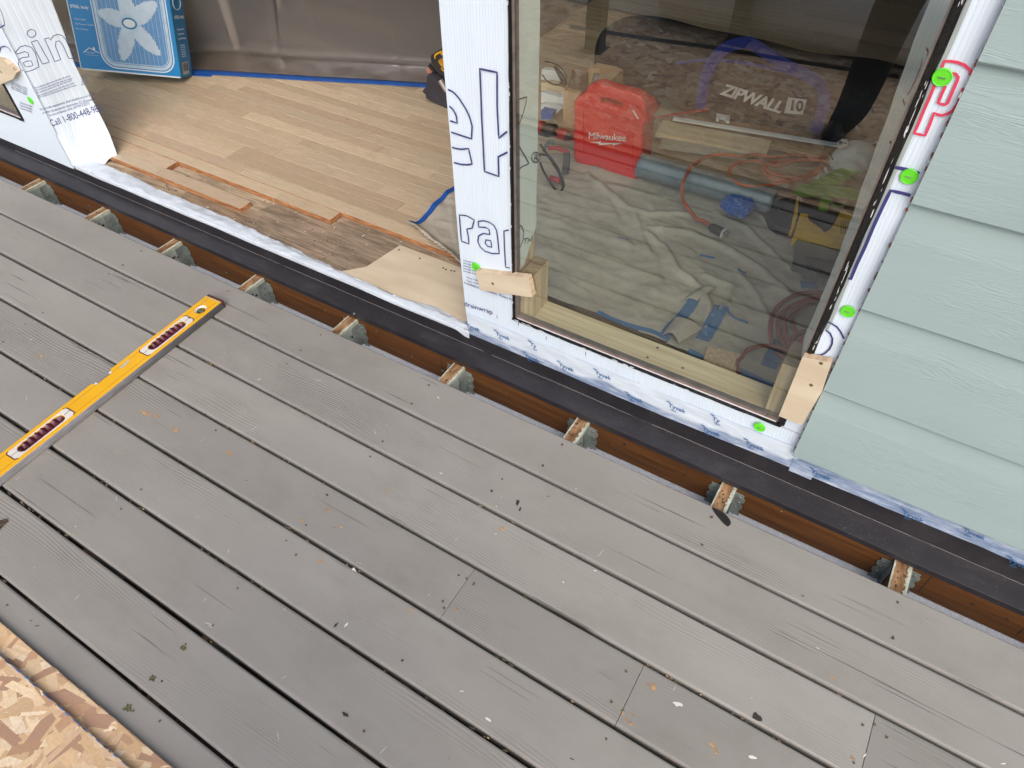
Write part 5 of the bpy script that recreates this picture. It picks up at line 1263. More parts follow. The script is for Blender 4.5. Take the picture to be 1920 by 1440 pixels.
# foil covered pipes / rolls
PIPE = simple('grey_foil_roll', (.24, .30, .34), .38, metal=.25, c2=(.17, .22, .26), scale=14, bump=.004, bscale=26); PIPED = simple('dark_roll', (.05, .065, .075), .5)
for (a, b, r_, m_, lb) in [((1200, 309), (1450, 378), .042, PIPE, 'shiny grey foil roll lying along the far edge of the drop cloth')]:
    p0, p1 = P(*a, z=CZ + .02 + r_), P(*b, z=CZ + .02 + r_); c = (p0 + p1) / 2
    t = thing('pipe_roll', lb, 'roll', loc=c); mb = MB(); n = 40; mb.tube([p0.lerp(p1, k / n) + Vector((0, 0, .0015 * nz(k * .6, 2))) for k in range(n + 1)], [r_ * (1 + .03 * nz(k * .8, 7)) for k in range(n + 1)], 22); part(t, mb, 'roll', [m_], smooth=True)
# orange extension cord
ORG = simple('orange_cord', (.58, .14, .05), .5, c2=(.36, .08, .03))
ec = thing('extension_cord', 'orange extension cord looped over the boards with a black plug end on the drop cloth', 'cord', loc=P(1340, 430, z=CZ))
def zc(u, v): 
    return .160 if v < 290 else (.160 + (v - 290) / 20 * .02 if v < 310 else .180 if v < 350 else .180 - (v - 350) / 45 * .075 if v < 395 else .105)
def cordpts(pts): return smooth_pts([P(u, v, z=zc(u, v) + .002 * nz(u * .1, v * .1)) for u, v in pts], 8)
Kz = lambda pts: Z4(1240, 240, 4, pts)
mb = MB()
mb.tube(cordpts(Kz([(1260, 190), (1150, 225), (1000, 200), (850, 220), (700, 200), (600, 215), (480, 200), (360, 210), (280, 250), (220, 300), (180, 370), (158, 440), (165, 540), (200, 600), (265, 680), (320, 700), (372, 735)])), .0062, 10)
mb.tube(cordpts(Kz([(1250, 205), (1100, 235), (960, 260), (860, 285), (720, 250), (600, 255), (525, 290), (508, 340), (530, 390), (610, 430), (720, 440), (850, 420), (980, 400), (1080, 375), (1200, 330)])), .0062, 10)
mb.tube(cordpts(Kz([(1240, 250), (1100, 240), (940, 245), (800, 265), (765, 300), (790, 350), (860, 390), (960, 395), (1060, 370), (1130, 330), (1220, 290)])), .0062, 10)
mb.tube(cordpts(Kz([(740, 230), (770, 270), (810, 330), (900, 360), (1000, 370), (1130, 350), (1190, 310)])), .0062, 10)
part(ec, mb, 'cable', [ORG], smooth=True)
mb = MB(); pp = [P(u, v, z=.112) for u, v in [(1331, 424), (1336, 427), (1352, 435), (1356, 437)]]; mb.tube(pp, [.009, .015, .016, .015], 16); mb.tube([pp[-1], pp[-1] + (pp[-1] - pp[0]).normalized() * .003], .0175, 18, 1)
dd = (pp[-1] - pp[0]).normalized(); s_ = dd.cross(Vector((0, 0, 1)))
for k in (-1, 0, 1): c = pp[-1] + dd * .003 + s_ * .007 * k + Vector((0, 0, .006 if k else -.006)); mb.box(c.x - .001, c.x + .016, c.y - .001, c.y + .001, c.z - .003, c.z + .003, 2)
part(ec, mb, 'plug', [TB, WPLAS, NAIL])
# coil of darker orange cable by the corner block
ORD = simple('brown_orange_cable', (.30, .075, .035), .5)
co = thing('cable_coil', 'coil of dull orange cable by the lower right corner of the window', 'cable', loc=P(1480, 620, z=CZ))
Kc = lambda pts: Z4(1380, 500, 6.545, pts)
mb = MB()
for i, L in enumerate([[(1250, 300), (1130, 315), (900, 320), (720, 350), (560, 450), (460, 560), (425, 700), (425, 850), (450, 960)], [(1250, 350), (1000, 360), (700, 470), (560, 570), (515, 690), (525, 800), (560, 900), (620, 985)],
          [(1200, 370), (900, 430), (720, 530), (620, 620), (600, 720), (620, 850), (660, 950), (690, 1010)], [(1180, 400), (980, 430), (790, 510), (700, 620), (695, 700), (730, 790), (790, 880), (830, 920)],
          [(1020, 800), (940, 795), (820, 800), (740, 830), (700, 880), (690, 950), (740, 1030)], [(20, 1300), (10, 1180), (60, 1120), (150, 1020), (300, 975), (430, 975), (580, 1010), (740, 1070), (850, 1130)], [(500, 1060), (600, 1120), (680, 1200), (760, 1260)]]):
    mb.tube(smooth_pts([P(u, v, z=.098 + .006 * (i % 3)) for u, v in Kc(L)], 8), .0066, 10)
part(co, mb, 'cable', [ORD], smooth=True)
mb = MB(); q = [P(u, v, z=.11) for u, v in Kc([(790, 890), (830, 920), (900, 960)])]; mb.tube(q, [.010, .018, .020], 14); part(co, mb, 'socket', [simple('red_socket', (.36, .04, .03), .45)])
# grooved shim block
gb0 = P(1352, 678, z=CZ + .022)
sh = thing('grooved_shim', 'small grooved pine block lying just behind the sill between tape strips', 'wood block', loc=gb0, rot=(0, 0, radians(8)))
mb = MB(); mb.box(-.045, .045, -.035, .035, -.018, .008)
for k in range(13): x = -.043 + k * .0068; mb.box(x, x + .0042, -.0352, .0352, .0079, .012)
mb.build('block', [PINEV], sh)
# blue crumpled sheet, black tool, yellow tool, green strap, metal plate
bb = thing('crumpled_glove', 'crumpled bright blue plastic lying against the foil roll', 'plastic', loc=P(1380, 395, z=CZ + .045))
bm = bmesh.new(); bmesh.ops.create_icosphere(bm, subdivisions=4, radius=.054)
for v in bm.verts:
    p = v.co; v.co = Vector((p.x * 1.0, p.y * .95, p.z * .55)) * (1 + .45 * abs(nz(p.x * 40, p.y * 40, p.z * 40)) - .15 + .1 * nz(p.x * 110, p.y * 90, p.z * 70)) + Vector((0, 0, .02))
me = bpy.data.meshes.new('plastic'); bm.to_mesh(me); bm.free(); me.materials.append(simple('bright_blue_plastic', (.02, .13, .50), .3)); o = bpy.data.objects.new('plastic', me); C.objects.link(o); o.parent = bb
dt = thing('yellow_planer', 'yellow and black power tool on the drop cloth by the window bead', 'power tool', loc=P(1540, 430, z=CZ))
y9 = lambda pts, z: [P(1480 + a / 7.2, 340 + b / 7.2, z=z) for a, b in pts]
DY = simple('tool_yellow', (.92, .55, .02), .4, c2=(.80, .45, .015), scale=20); DB = simple('tool_charcoal', (.035, .037, .04), .5, c2=(.02, .02, .022), scale=14)
def slab(pts, z0, z1, mi, mb, hi=None): mb.prism(y9(pts, z1), (0, 0, z0 - z1), mi)
mb = MB(); slab([(650, 490), (700, 390), (760, 410), (880, 460), (965, 490), (1000, 500), (960, 800), (830, 810), (600, 770), (420, 720), (200, 670), (90, 650), (110, 560), (150, 430), (250, 440), (260, 520), (430, 640), (470, 690), (560, 650)], .10, .16, 0, mb)
slab([(20, 640), (60, 640), (110, 460), (130, 200), (110, 200), (80, 380), (60, 470)], .12, .15, 0, mb); part(dt, mb, 'housing', [DY, DB], bevel=.004)
mb = MB()
for k in range(9): slab([(700 + k * 30, 520 + k * 6), (712 + k * 30, 522 + k * 6), (702 + k * 30, 700 + k * 6), (690 + k * 30, 698 + k * 6)], .1605, .1625, 0, mb)
part(dt, mb, 'vent_slot', [simple('deep_yellow', (.34, .17, .01), .5)])
mb = MB(); slab([(-330, 330), (-100, 230), (150, 180), (420, 240), (720, 300), (690, 390), (600, 520), (540, 640), (460, 680), (420, 620), (260, 500), (250, 420), (130, 420), (90, 560), (60, 660), (-140, 600), (-240, 520)], .09, .125, 0, mb)
slab([(740, 290), (800, 270), (920, 290), (1050, 330), (1000, 480), (880, 450), (720, 380)], .12, .155, 0, mb); part(dt, mb, 'motor_cover', [DB], bevel=.004)
mb = MB(); q = y9([(-440, 300), (-300, 345), (-150, 420)], .11); mb.tube(q, [.018, .026, .03], 14); part(dt, mb, 'nozzle', [DB])
mp = thing('metal_plate', 'grey metal plate with rounded front corner lying below the yellow tool', 'plate', loc=P(1540, 470, z=CZ))
mb = MB(); z_ = .125
mb.prism(y9([(60, 850), (90, 800), (180, 755), (280, 738), (420, 750), (620, 780), (860, 810), (860, 1300), (640, 1330), (300, 1280), (40, 1200), (20, 1170), (70, 1010)], z_), (0, 0, -.003)); part(mp, mb, 'plate', [simple('brushed_plate', (.20, .21, .21), .4, metal=.5)], bevel=.0008)
mb = MB(); mb.tube(y9([(90, 800), (180, 755), (280, 738), (420, 750), (560, 772)], z_ + .001), .0012, 6); part(mp, mb, 'bright_edge', [NAIL])
mb = MB(); mb.prism(y9([(180, 1050), (640, 1110), (640, 1320), (440, 1290), (260, 1180)], z_ + .004), (0, 0, .012)); mb.prism(y9([(610, 1020), (690, 1030), (670, 1180), (600, 1170)], z_ + .004), (0, 0, .02)); part(mp, mb, 'bracket', [DB], bevel=.002)
gs = thing('green_strap', 'bright green fabric strap folded on top of the yellow tool', 'strap', loc=P(1550, 370, z=.18))
GRN = simple('lime_fabric', (.18, .46, .05), .7, c2=(.10, .28, .035), scale=12, stretch=(1, 6, 1)); z_ = .185
mb = MB()
mb.prism(y9([(60, 150), (120, 60), (400, 10), (700, 60), (900, 90), (965, 200), (900, 235), (720, 215), (500, 190), (250, 200)], z_), (0, 0, -.004)); mb.prism(y9([(430, 205), (550, 215), (520, 400), (390, 380)], z_ - .006), (0, 0, -.003))
q = smooth_pts(y9([(545, 220), (570, 290), (630, 330), (720, 330), (745, 290)], z_), 5); mb.ribbon(q, .010, (0, 0, 1)); mb.prism(y9([(300, 20), (600, -150), (1000, -260), (1000, -180), (700, 40)], z_ + .010), (0, 0, -.003))
part(gs, mb, 'webbing', [GRN])
# respirator mask
ms = thing('dust_mask', 'white cup dust mask with exhalation valve and loose straps on top of the cable bundle', 'mask', loc=P(1592, 292, z=.20))
MW = simple('mask_white', (.80, .82, .80), .7, bump=.001, bscale=80); mc = P(1600, 298, z=.205)
bm = bmesh.new(); bmesh.ops.create_uvsphere(bm, u_segments=28, v_segments=18, radius=1)
for v in list(bm.verts):
    x, y, z = v.co; k = 1 - .22 * max(0, z); v.co = Vector((x * .076 * k, y * .062 * k, z * .078 if z > 0 else z * .022))
R_ = Euler((radians(28), radians(-22), radians(15))).to_matrix()
for v in bm.verts: v.co = R_ @ v.co + (mc - ms.location)
me = bpy.data.meshes.new('cup'); bm.to_mesh(me); bm.free(); me.materials.append(MW); me.polygons.foreach_set('use_smooth', [True] * len(me.polygons)); o = bpy.data.objects.new('cup', me); C.objects.link(o); o.parent = ms
mb = MB(); vc = P(1580, 270, z=.275)
for (dx, dy) in [(0, 0)]: mb.disc(vc, .020, .006, (-.3, -.45, .8), 6, 0); mb.box(vc.x - .011, vc.x - .001, vc.y - .012, vc.y - .002, vc.z + .001, vc.z + .0085, 1); mb.box(vc.x + .002, vc.x + .011, vc.y - .007, vc.y + .004, vc.z + .001, vc.z + .0085, 1)
part(ms, mb, 'valve', [WPLAS, TB])
mb = MB()
for L in [[(1305, 300), (1340, 310), (1360, 345), (1400, 350), (1480, 310), (1560, 250), (1640, 180)], [(1310, 290), (1280, 340), (1250, 380), (1200, 400), (1170, 385), (1190, 350), (1240, 345)], [(1550, 120), (1600, 110), (1680, 95)], [(1225, 295), (1245, 335), (1290, 330)]]:
    mb.ribbon(smooth_pts([P(1240 + a / 4, 240 + b / 4, z=.185) for a, b in L], 6), .008, (0, -.5, 1))
part(ms, mb, 'strap', [WPLAS], solid=.001)
mb = MB(); mb.ribbon([P(1555, 285, z=.235), P(1562, 300, z=.225)], .004, (0, -.6, 1)); part(ms, mb, 'green_mark', [simple('mask_green', (.03, .18, .08))])
# red rod at the case and white clip
th = thing('red_rod', 'thin red rod sticking out to the right from behind the red case', 'rod', loc=P(1260, 215, z=.25)); mb = MB(); mb.tube([P(1210, 225, z=.24), P(1260, 215, z=.25), P(1328, 205, z=.26)], .005, 8); part(th, mb, 'rod', [TR])
th = thing('plastic_clip', 'small white plastic clip under the duffel lettering', 'clip', loc=P(1356, 225, z=.18)); mb = MB(); mb.prism([P(u, v, z=.18) for u, v in [(1343, 217), (1368, 221), (1367, 232), (1362, 231), (1360, 226), (1348, 224), (1347, 228), (1342, 227)]], (0, 0, .01)); part(th, mb, 'clip', [WPLAS])

# ------------------------------------------------------------------ tool bag on the oak floor left of the post
tb = thing('tool_bag', 'dark grey canvas tool bag on the oak floor half hidden by the white post', 'tool bag', loc=(.12, 1.30, FZ))
TG = simple('charcoal_canvas', (.050, .048, .060), .8, bump=.001, bscale=90, c2=(.035, .033, .045))
v7 = lambda pts, y: [P(760 + a / 7.2, 60 + b / 7.2, y=y) for a, b in pts]
mb = MB(); mb.prism(v7([(285, 900), (275, 850), (230, 800), (255, 765), (285, 740), (290, 600), (320, 560), (350, 580), (440, 660), (560, 830), (900, 1000), (900, 1150), (585, 1050), (380, 950)], 1.25), (.02, .16, 0)); part(tb, mb, 'pouch', [TG], bevel=.004)
mb = MB(); mb.prism(v7([(300, 560), (285, 500), (315, 435), (345, 480), (380, 560), (350, 590)], 1.27), (0, .01, 0)); part(tb, mb, 'lining', [simple('salmon_lining', (.50, .22, .16), .7)])
mb = MB(); mb.prism(v7([(320, 430), (345, 470), (400, 540), (380, 570), (335, 500), (300, 470)], 1.262), (0, .01, 0)); part(tb, mb, 'rim', [TB])
tm = thing('tape_measure', 'yellow and black tape measure poking out of the dark tool bag', 'tape measure', loc=v7([(480, 440)], 1.27)[0])
body = v7([(345, 330), (400, 280), (520, 245), (640, 300), (680, 480), (640, 600), (540, 610), (430, 540), (365, 450)], 1.26)
mb = MB(); mb.prism(smooth_pts(body, 4, True), (0, .07, 0)); part(tm, mb, 'case', [TB], bevel=.006)
mb = MB(); mb.prism(smooth_pts(v7([(445, 390), (500, 352), (600, 350), (640, 430), (600, 520), (530, 500), (470, 440)], 1.2575), 4, True), (0, .006, 0)); part(tm, mb, 'face_panel', [simple('amber_panel', (.62, .33, .02), .4, c2=(.3, .14, .01), scale=30)], bevel=.002)
mb = MB(); mb.ribbon(smooth_pts(v7([(402, 360), (400, 320), (440, 285), (520, 258), (560, 262)], 1.258), 5), .006, (0, -1, 0)); mb.ribbon(smooth_pts(v7([(485, 480), (510, 520), (560, 530)], 1.258), 5), .006, (0, -1, 0)); mb.prism(v7([(470, 290), (525, 275), (530, 300), (490, 315)], 1.257), (0, .003, 0)); part(tm, mb, 'yellow_trim', [YEL])
tt = thing('chrome_tube', 'short silver tube tucked into the tool bag beside the white post', 'tube', loc=v7([(500, 700)], 1.24)[0])
mb = MB(); q = v7([(470, 650), (560, 800)], 1.235); mb.tube(q, .011, 14); part(tt, mb, 'tube', [simple('dull_silver', (.42, .38, .36), .35, metal=.5)]); mb = MB(); mb.tube([q[1], q[1] + (q[1] - q[0]).normalized() * .001], .007, 12); part(tt, mb, 'bore', [TB])

# ------------------------------------------------------------------ spirit level on the deck
pe = P(405, 557, z=.0265); pf = P(0, 872, z=.0265); yd_ = (pe - pf); yd_.z = 0; yd_.normalize()
ang = math.atan2(yd_.y, yd_.x)
W2, LH = .0325, .0255
lev = thing('spirit_level', 'yellow spirit level with maroon grips lying on its side across the deck boards', 'spirit level', loc=(pe.x, pe.y, .0008), rot=(0, 0, ang))
# local x runs back from the near-house end (negative), local +y is the side with the centre vial
LEN = .83; MI = lev.matrix_basis.inverted() if False else (Matrix.Translation(lev.location) @ Euler((0, 0, ang)).to_matrix().to_4x4()).inverted()
def LP(u, v, z=LH + .0008): q = MI @ P(u, v, z=z); return q
nA, nB = LP(167, 717).x, LP(205, 692).x
body_pts = [(-LEN + .012, -W2), (-.010, -W2), (-.010, W2), (nB, W2), (nB - .004, W2 - .016), (nA + .004, W2 - .016), (nA, W2), (-LEN + .012, W2)]
slots = []
for (u, v) in [(310, 627), (71, 808)]:
    c = LP(u, v); L = []
    for k in range(18): a = 2 * pi * k / 18; L.append((c.x + (.052 if cos(a) > 0 else -.052) + .017 * cos(a), -.001 + .0162 * sin(a)))
    slots.append((c.x, L))
vc = LP(375, 580); vl = [(vc.x + .020 * cos(2 * pi * k / 18), -.002 + .017 * sin(2 * pi * k / 18)) for k in range(18)]
Ml = Matrix.Translation((0, 0, LH / 2))
me = outline_solid([body_pts] + [s_[1][::-1] for s_ in slots] + [vl[::-1]], Ml, LH, .0008)
me.materials.append(YEL); me.materials.append(MILLED)
for p in me.polygons: p.material_index = 1 if abs(p.normal.y) > .9 and abs(p.center.y) > W2 - .003 else 0
o = bpy.data.objects.new('frame', me); C.objects.link(o); o.parent = lev
mb = MB()
for y in (-.019, .0175): mb.box(-LEN + .013, -.012, y - .0006, y + .0006, LH - .0002, LH + .0002)
mb.box(-LEN + .013, -.012, -W2 - .0004, -W2 + .0004, LH * .72, LH * .76)
mb.build('groove', [simple('dark_amber_groove', (.38, .20, .01), .5)], lev)
for cx_, L in slots:
    mb = MB(); pl = lambda k, sc, z: [(cx_ + (.060 if cos(2 * pi * t / 24) > 0 else -.060) + .030 * sc * cos(2 * pi * t / 24), .023 * sc * sin(2 * pi * t / 24), z) for t in range(24)]
    oc = [(cx_ + sx * (.088 if abs(sy) < .7 else .080), -.001 + .0225 * sy, LH + .0006) for sx, sy in [(-1, -1), (1, -1), (1.06, -.5), (1.06, .5), (1, 1), (-1, 1), (-1.06, .5), (-1.06, -.5)]]
    inn = [(x, y, LH + .0006) for x, y in L]
    rr = lambda x0, x1, y0, y1, r: [(x0 + r + r * cos(a), y0 + r + r * sin(a)) for a in [pi + k * pi / 8 for k in range(5)]] + [(x1 - r + r * cos(a), y0 + r + r * sin(a)) for a in [1.5 * pi + k * pi / 8 for k in range(5)]] + [(x1 - r + r * cos(a), y1 - r + r * sin(a)) for a in [k * pi / 8 for k in range(5)]] + [(x0 + r + r * cos(a), y1 - r + r * sin(a)) for a in [pi / 2 + k * pi / 8 for k in range(5)]]
    me = outline_solid([rr(cx_ - .090, cx_ + .090, -.021, .020, .008), L[::-1]], Matrix.Translation((0, 0, LH + .0004)), .0006, .0001)
    me.materials.append(LWHITE); o = bpy.data.objects.new('grip_label', me); C.objects.link(o); o.parent = lev
    mb = MB(); q = rr(cx_ - .0905, cx_ + .0905, -.0215, .0205, .008); n = len(q)
    for side in (1, -1):
        seg = [p for p in q if (p[0] - cx_) * side > .060]; seg.sort(key=lambda p: p[1]); mb = MB(); mb.ribbon([(x, y, LH + .0010) for x, y in seg], .0030, (0, 0, 1))
        mb.ribbon([(cx_ + side * .070, 0, LH + .0010), (cx_ + side * .089, 0, LH + .0010)], .0014, (0, 0, 1)); mb.build('label_border', [MAROON], lev)
    # ribbed grip lining set in the slot
    mb = MB(); NN = 60
    def gp(a, b):
        x = cx_ + (-.066 + .132 * a); e = math.sqrt(max(0, 1 - (abs(x - cx_) / .0675) ** 4)); y = -.001 + .0160 * (2 * b - 1) * e
        return (x, y, LH - .0004 - .007 * (1 - (2 * b - 1) ** 2) + .0028 * sin(a * 2 * pi * 7.5) * (1 - .3 * abs(2 * b - 1)))
    mb.grid(gp, NN, 10); mb.build('grip', [MAROON], lev, smooth=True)
    mb = MB(); mb.add([(x, y, .003) for x, y in L], [tuple(range(18))]); mb.build('slot_floor', [GRIME], lev)
mb = MB(); mb.add([(x, y, .006) for x, y in vl], [tuple(range(18))]); rg = [(x, y) for x, y in vl]
n = 18; mb.add([(x, y, LH + .0007) for x, y in rg] + [(vc.x + (x - vc.x) * .72, -.002 + (y + .002) * .72, LH - .004) for x, y in rg], [(i, (i + 1) % n, n + (i + 1) % n, n + i) for i in range(n)], 1)
mb.tube([(vc.x, -.013, LH - .008), (vc.x, .010, LH - .008)], .0065, 12, 2); 
for y in (-.005, .001): mb.tube([(vc.x, y - .0006, LH - .008), (vc.x, y + .0006, LH - .008)], .0067, 12, 3)
mb.build('end_vial', [GRIME, LWHITE, VIAL, TB], lev)
mb = MB(); mx = (nA + nB) / 2; mb.box(nA + .0035, nA + .010, W2 - .0155, W2 - .004, .004, LH - .001, 0); mb.box(nB - .010, nB - .0035, W2 - .0155, W2 - .004, .004, LH - .001, 0); mb.tube([(nA + .010, W2 - .010, LH * .5), (nB - .010, W2 - .010, LH * .5)], .0065, 12, 1); mb.box(nA + .003, nB - .003, W2 - .0158, W2 - .0150, .003, LH - .002, 2)
mb.build('centre_vial', [WPLAS, VIAL, TB], lev)
mb = MB()
mb.box(-.0098, 0, -W2 - .0008, W2 + .0008, -.0004, LH + .0010, 0); mb.box(-LEN, -LEN + .0118, -W2 - .0008, W2 + .0008, -.0004, LH + .0010, 0)
mb.build('end_cap', [simple('maroon_end_cap', (.10, .025, .030), .5)], lev, bevel=.003)
mb = MB(); mb.box(-.016, -.0105, -.026, .026, LH + .0002, LH + .0006); c = LP(384, 568); mb.disc((-.035, .012, LH + .0002), .0045, .0008, (0, 0, 1), 14); c = LP(353, 595); mb.disc((c.x, .000, LH + .0002), .0042, .0006, (0, 0, 1), 14, 1)
c = LP(235, 684); mb.add([(c.x + a, c.y + b, LH + .0006) for a, b in [(-.020, .001), (-.012, .006), (.020, .009), (.016, .002), (.004, -.002), (-.010, -.004)]], [tuple(range(6))], 2)
c = LP(157, 743); mb.disc((c.x, c.y, LH + .0002), .0025, .0005, (0, 0, 1), 10, 2)
mb.build('printed_marks', [simple('worn_white_print', (.62, .50, .20), .5), GRIME, simple('bare_metal_scuff', (.50, .48, .42), .5)], lev)

# ------------------------------------------------------------------ osb sheets at the lower left, and small scraps
def osb(name, lb, y0, y1, x0, x1, z0, z1, seed, blue):
    th = thing(name, lb, 'board', 'osb sheets stacked on the deck', loc=((x0 + x1) / 2, (y0 + y1) / 2, z0)); mb = MB(); mb.box(x0, x1, y0, y1, z0, z1); part(th, mb, 'panel', [OSB]); rd = random.Random(seed)
    mb = MB(); cols = [(.66, .47, .29), (.73, .56, .37), (.61, .42, .25), (.76, .62, .43), (.48, .30, .19), (.43, .27, .19), (.70, .50, .33), (.82, .69, .52)]
    for i in range(2600):
        x = rd.uniform(max(x0, .2), 2.0); y = y1 - rd.random() ** 1.4 * .45; L = rd.uniform(.03, .11); W = rd.uniform(.008, .030); a = rd.choice([rd.uniform(0, pi), rd.gauss(.5, .5)])
        c_ = Vector(cols[min(7, int(rd.random() ** 1.3 * 8))]) * rd.uniform(.85, 1.1); zz = z1 + .0002 + rd.random() * .0007
        sh_ = rd.uniform(-.4, .4) * L; pl = [(-L / 2, -W / 2), (L / 2 - rd.random() * .01, -W / 2 + rd.uniform(-.002, .002)), (L / 2, W / 2 * rd.uniform(.2, 1)), (L / 2 * rd.uniform(.3, .9), W / 2), (-L / 2 + abs(sh_) * .3, W / 2 * rd.uniform(.6, 1))]
        q = [Vector((x + p * cos(a) - r * sin(a), y + p * sin(a) + r * cos(a), zz)) for p, r in pl]
        q = [Vector((p.x, min(p.y, y1 - .0002 + .0012 * nz(p.x * 60, seed)), p.z)) for p in q]; mb.add(q, [(0, 1, 2, 3, 4)], 0, col=tuple(c_))
    if blue:
        for i in range(3200):
            x = rd.uniform(x0 + .05, x1 - .05); y = rd.uniform(y0 + .05, y1 - .38); L = rd.uniform(.04, .12); W = rd.uniform(.010, .035); a = rd.uniform(0, pi); c_ = Vector(cols[min(7, int(rd.random() ** 1.2 * 8))]) * rd.uniform(.8, 1.1); zz = z1 + .0002 + rd.random() * .0007
            mb.add([(x + p * cos(a) - r * sin(a), y + p * sin(a) + r * cos(a), zz) for p, r in [(-L / 2, -W / 2), (L / 2, -W / 2.5), (L / 2.3, W / 2), (-L / 2.2, W / 2)]], [(0, 1, 2, 3)], 0, col=tuple(c_))
    part(th, mb, 'surface_strands', [STRAND])
    e = MB()
    for i in range(int((x1 - x0) / .012)):
        x = x0 + i * .012; zz = z0 + .0004
        while zz < z1 - .002:
            h_ = rd.uniform(.0012, .003); c_ = Vector(cols[rd.randrange(6)]) * .8; e.box(x, x + rd.uniform(.008, .03), y1 - .002, y1 + rd.uniform(.0002, .0014), zz, min(zz + h_, z1), col=tuple(c_)); zz += h_
    part(th, e, 'sheet_edge', [STRAND])
    if blue:
        e = MB()
        for i in range(260):
            x = rd.uniform(.3, 1.6); l = rd.uniform(.001, .006); e.prism(blob((x, y1 - .0008 + .001 * nz(x * 60, seed), z1 + .0012), l, i, 7, 1.4, .28), (0, 0, -.002))
        part(th, e, 'blue_edge_paint', [simple('blue_edge_seal', (.06, .22, .55), .6)])
    return th
osb('osb_sheet', 'upper osb sheet with blue edge sealer in the lower left corner', -2.40, -1.124, -.35, 2.15, .0125, .0235, 3, True)
osb('osb_sheet', 'lower osb sheet, its edge showing beyond the upper sheet', -2.38, -1.083, -.35, 2.12, .0008, .0121, 5, False)
sc = thing('rubber_scrap', 'small black rubber scrap hanging over the deck edge at a bare joist', 'scrap', loc=P(1352, 970, z=.002))
Ks = lambda pts: [P(1080 + a / 2.2857, 900 + b / 2.2857, z=.0015) for a, b in pts]
mb = MB(); mb.prism(smooth_pts(Ks([(583, 120), (610, 128), (640, 148), (663, 180), (655, 197), (640, 193), (605, 155)]), 4, True), (0, 0, .0015)); part(sc, mb, 'strip', [BLACK])
lf = thing('dry_leaf', 'brown dry leaf fragment on the deck at the left edge of the photo', 'leaf', loc=P(5, 980, z=.002)); mb = MB(); mb.prism(PPX([(-12, 990), (0, 976), (12, 973), (14, 978), (6, 984), (-8, 1000)], .003), (0, 0, .001)); part(lf, mb, 'leaf', [SCREW])
wc = thing('white_chip', 'tiny white chip caught in a gap between deck boards', 'chip', loc=P(665, 1069, z=.002)); mb = MB(); mb.prism(PPX([(659, 1068), (664, 1064), (669, 1073)], .002), (0, 0, .001)); part(wc, mb, 'chip', [LWHITE])

# ------------------------------------------------------------------ things behind the camera, visible only as reflections in the glass
RLM = simple('dark_post_paint', (.035, .037, .038), .5)
for (x, y, h_, lb) in [(.34, -1.90, .9, 'dark square post on the deck, nearer the window, seen only mirrored in the glass'), (.92, -2.33, 1.0, 'dark square post beside the drainwrap rolls, seen only mirrored in the glass')]:
    t = thing('deck_post', lb, 'post', 'posts behind the camera', loc=(x, y, 0)); mb = MB(); mb.box(x - .04, x + .04, y - .04, y + .04, .024, h_); part(t, mb, 'post', [RLM], bevel=.004)
    mb = MB(); mb.box(x - .06, x + .06, y - .06, y + .06, 0.0, .026); part(t, mb, 'base_plate', [RLM], bevel=.003)
t = thing('ratchet_strap', 'dark strap lying across the osb sheets, seen only mirrored in the glass', 'strap', loc=(.9, -2.2, .024)); mb = MB()
mb.ribbon(smooth_pts([Vector(p) for p in [(.1, -2.09, .0255), (.5, -2.14, .0262), (.85, -2.20, .027), (1.2, -2.24, .0262), (1.7, -2.31, .0255)]], 6), .045, (0, 0, 1)); part(t, mb, 'webbing', [BLACK], solid=.001)
ROLLW = simple('white_roll', (.90, .90, .91), .5, c2=(.86, .87, .88), bump=.002, bscale=20)
for i, (y, z_, r_, x0) in enumerate([(-2.54, .165, .165, .46), (-2.90, .17, .17, .60)]):
    th = thing('wrap_roll', ('nearer' if i == 0 else 'farther') + ' white drainwrap roll behind the railing, mirrored in the window', 'roll', 'rolls of drainwrap on the deck', loc=(x0, y, 0)); mb = MB(); mb.tube([(x0, y, z_), (x0 + 2.6, y, z_)], r_, 28); part(th, mb, 'roll', [ROLLW], smooth=True)
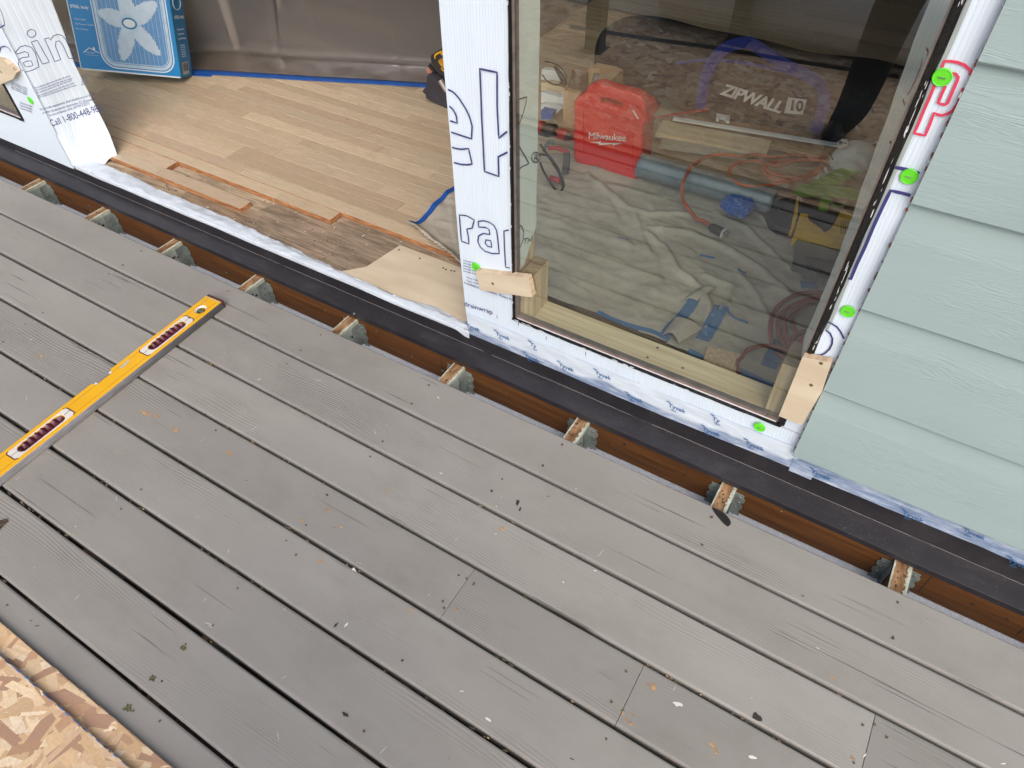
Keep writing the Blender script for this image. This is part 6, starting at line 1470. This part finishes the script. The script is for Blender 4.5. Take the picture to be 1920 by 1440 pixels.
# photographer standing behind the camera (mirrored legs show in the window)
def person():
    t = thing('person', 'person in dark trousers and black shoes holding up a phone, mirrored in the window', 'person', loc=(1.8, -1.78, 0))
    J = [(1.80, -1.80, .95, .13), (1.80, -1.79, 1.15, .12), (1.80, -1.77, 1.38, .13), (1.81, -1.72, 1.50, .055), (1.82, -1.69, 1.57, .06), (1.82, -1.67, 1.68, .095),
         (1.71, -1.80, .90, .105), (1.63, -1.74, .50, .09), (1.61, -1.72, .10, .072), (1.58, -1.60, .045, .045),
         (1.90, -1.80, .90, .09), (1.96, -1.78, .50, .075), (1.99, -1.80, .10, .055), (1.99, -1.68, .045, .045),
         (1.62, -1.77, 1.42, .06), (1.60, -1.60, 1.20, .045), (1.79, -1.30, 1.36, .032), (1.98, -1.77, 1.42, .06), (2.04, -1.60, 1.20, .045), (1.95, -1.30, 1.36, .032)]
    E = [(0, 1), (1, 2), (2, 3), (3, 4), (4, 5), (0, 6), (6, 7), (7, 8), (8, 9), (0, 10), (10, 11), (11, 12), (12, 13), (2, 14), (14, 15), (15, 16), (2, 17), (17, 18), (18, 19)]
    me = bpy.data.meshes.new('body'); me.from_pydata([Vector(j[:3]) - t.location for j in J], E, []); o = bpy.data.objects.new('body', me); C.objects.link(o); o.parent = t
    md = o.modifiers.new('skin', 'SKIN'); md.use_smooth_shade = True
    for v, j in zip(me.skin_vertices[0].data, J): v.radius = (j[3], j[3])
    me.skin_vertices[0].data[0].use_root = True
    s_ = o.modifiers.new('sub', 'SUBSURF'); s_.levels = 2; s_.render_levels = 2
    me.materials.append(simple('dark_work_clothes', (.022, .022, .027), .85, bump=.004, bscale=12))
    for (x, y) in [(1.58, -1.64), (1.99, -1.72)]:
        mb = MB(); L = []
        def f(a, b): 
            th_ = 2 * pi * a; k = 1 - .12 * sin(pi * b); c = cos(th_); s2 = sin(th_)
            return (x + .048 * c * (1 - .5 * b * b) , y + .02 + .135 * s2 * (1 - .42 * b) - .03 * b, .002 + .085 * b)
        mb.grid(f, 24, 8); mb.add([f(k / 24, 1) for k in range(24)], [tuple(range(24))]); part(t, mb, 'shoe', [BLACK], smooth=True)
    bm = bmesh.new(); bmesh.ops.create_uvsphere(bm, u_segments=20, v_segments=14, radius=1)
    for v in bm.verts: v.co = Vector((v.co.x * .085, v.co.y * .105 - .005, v.co.z * .09 + .03)) + Vector((1.82, -1.69, 1.69)) - t.location
    me = bpy.data.meshes.new('hair'); bm.to_mesh(me); bm.free(); me.materials.append(simple('dark_hair', (.03, .02, .014), .7)); h = bpy.data.objects.new('hair', me); C.objects.link(h); h.parent = t
person()
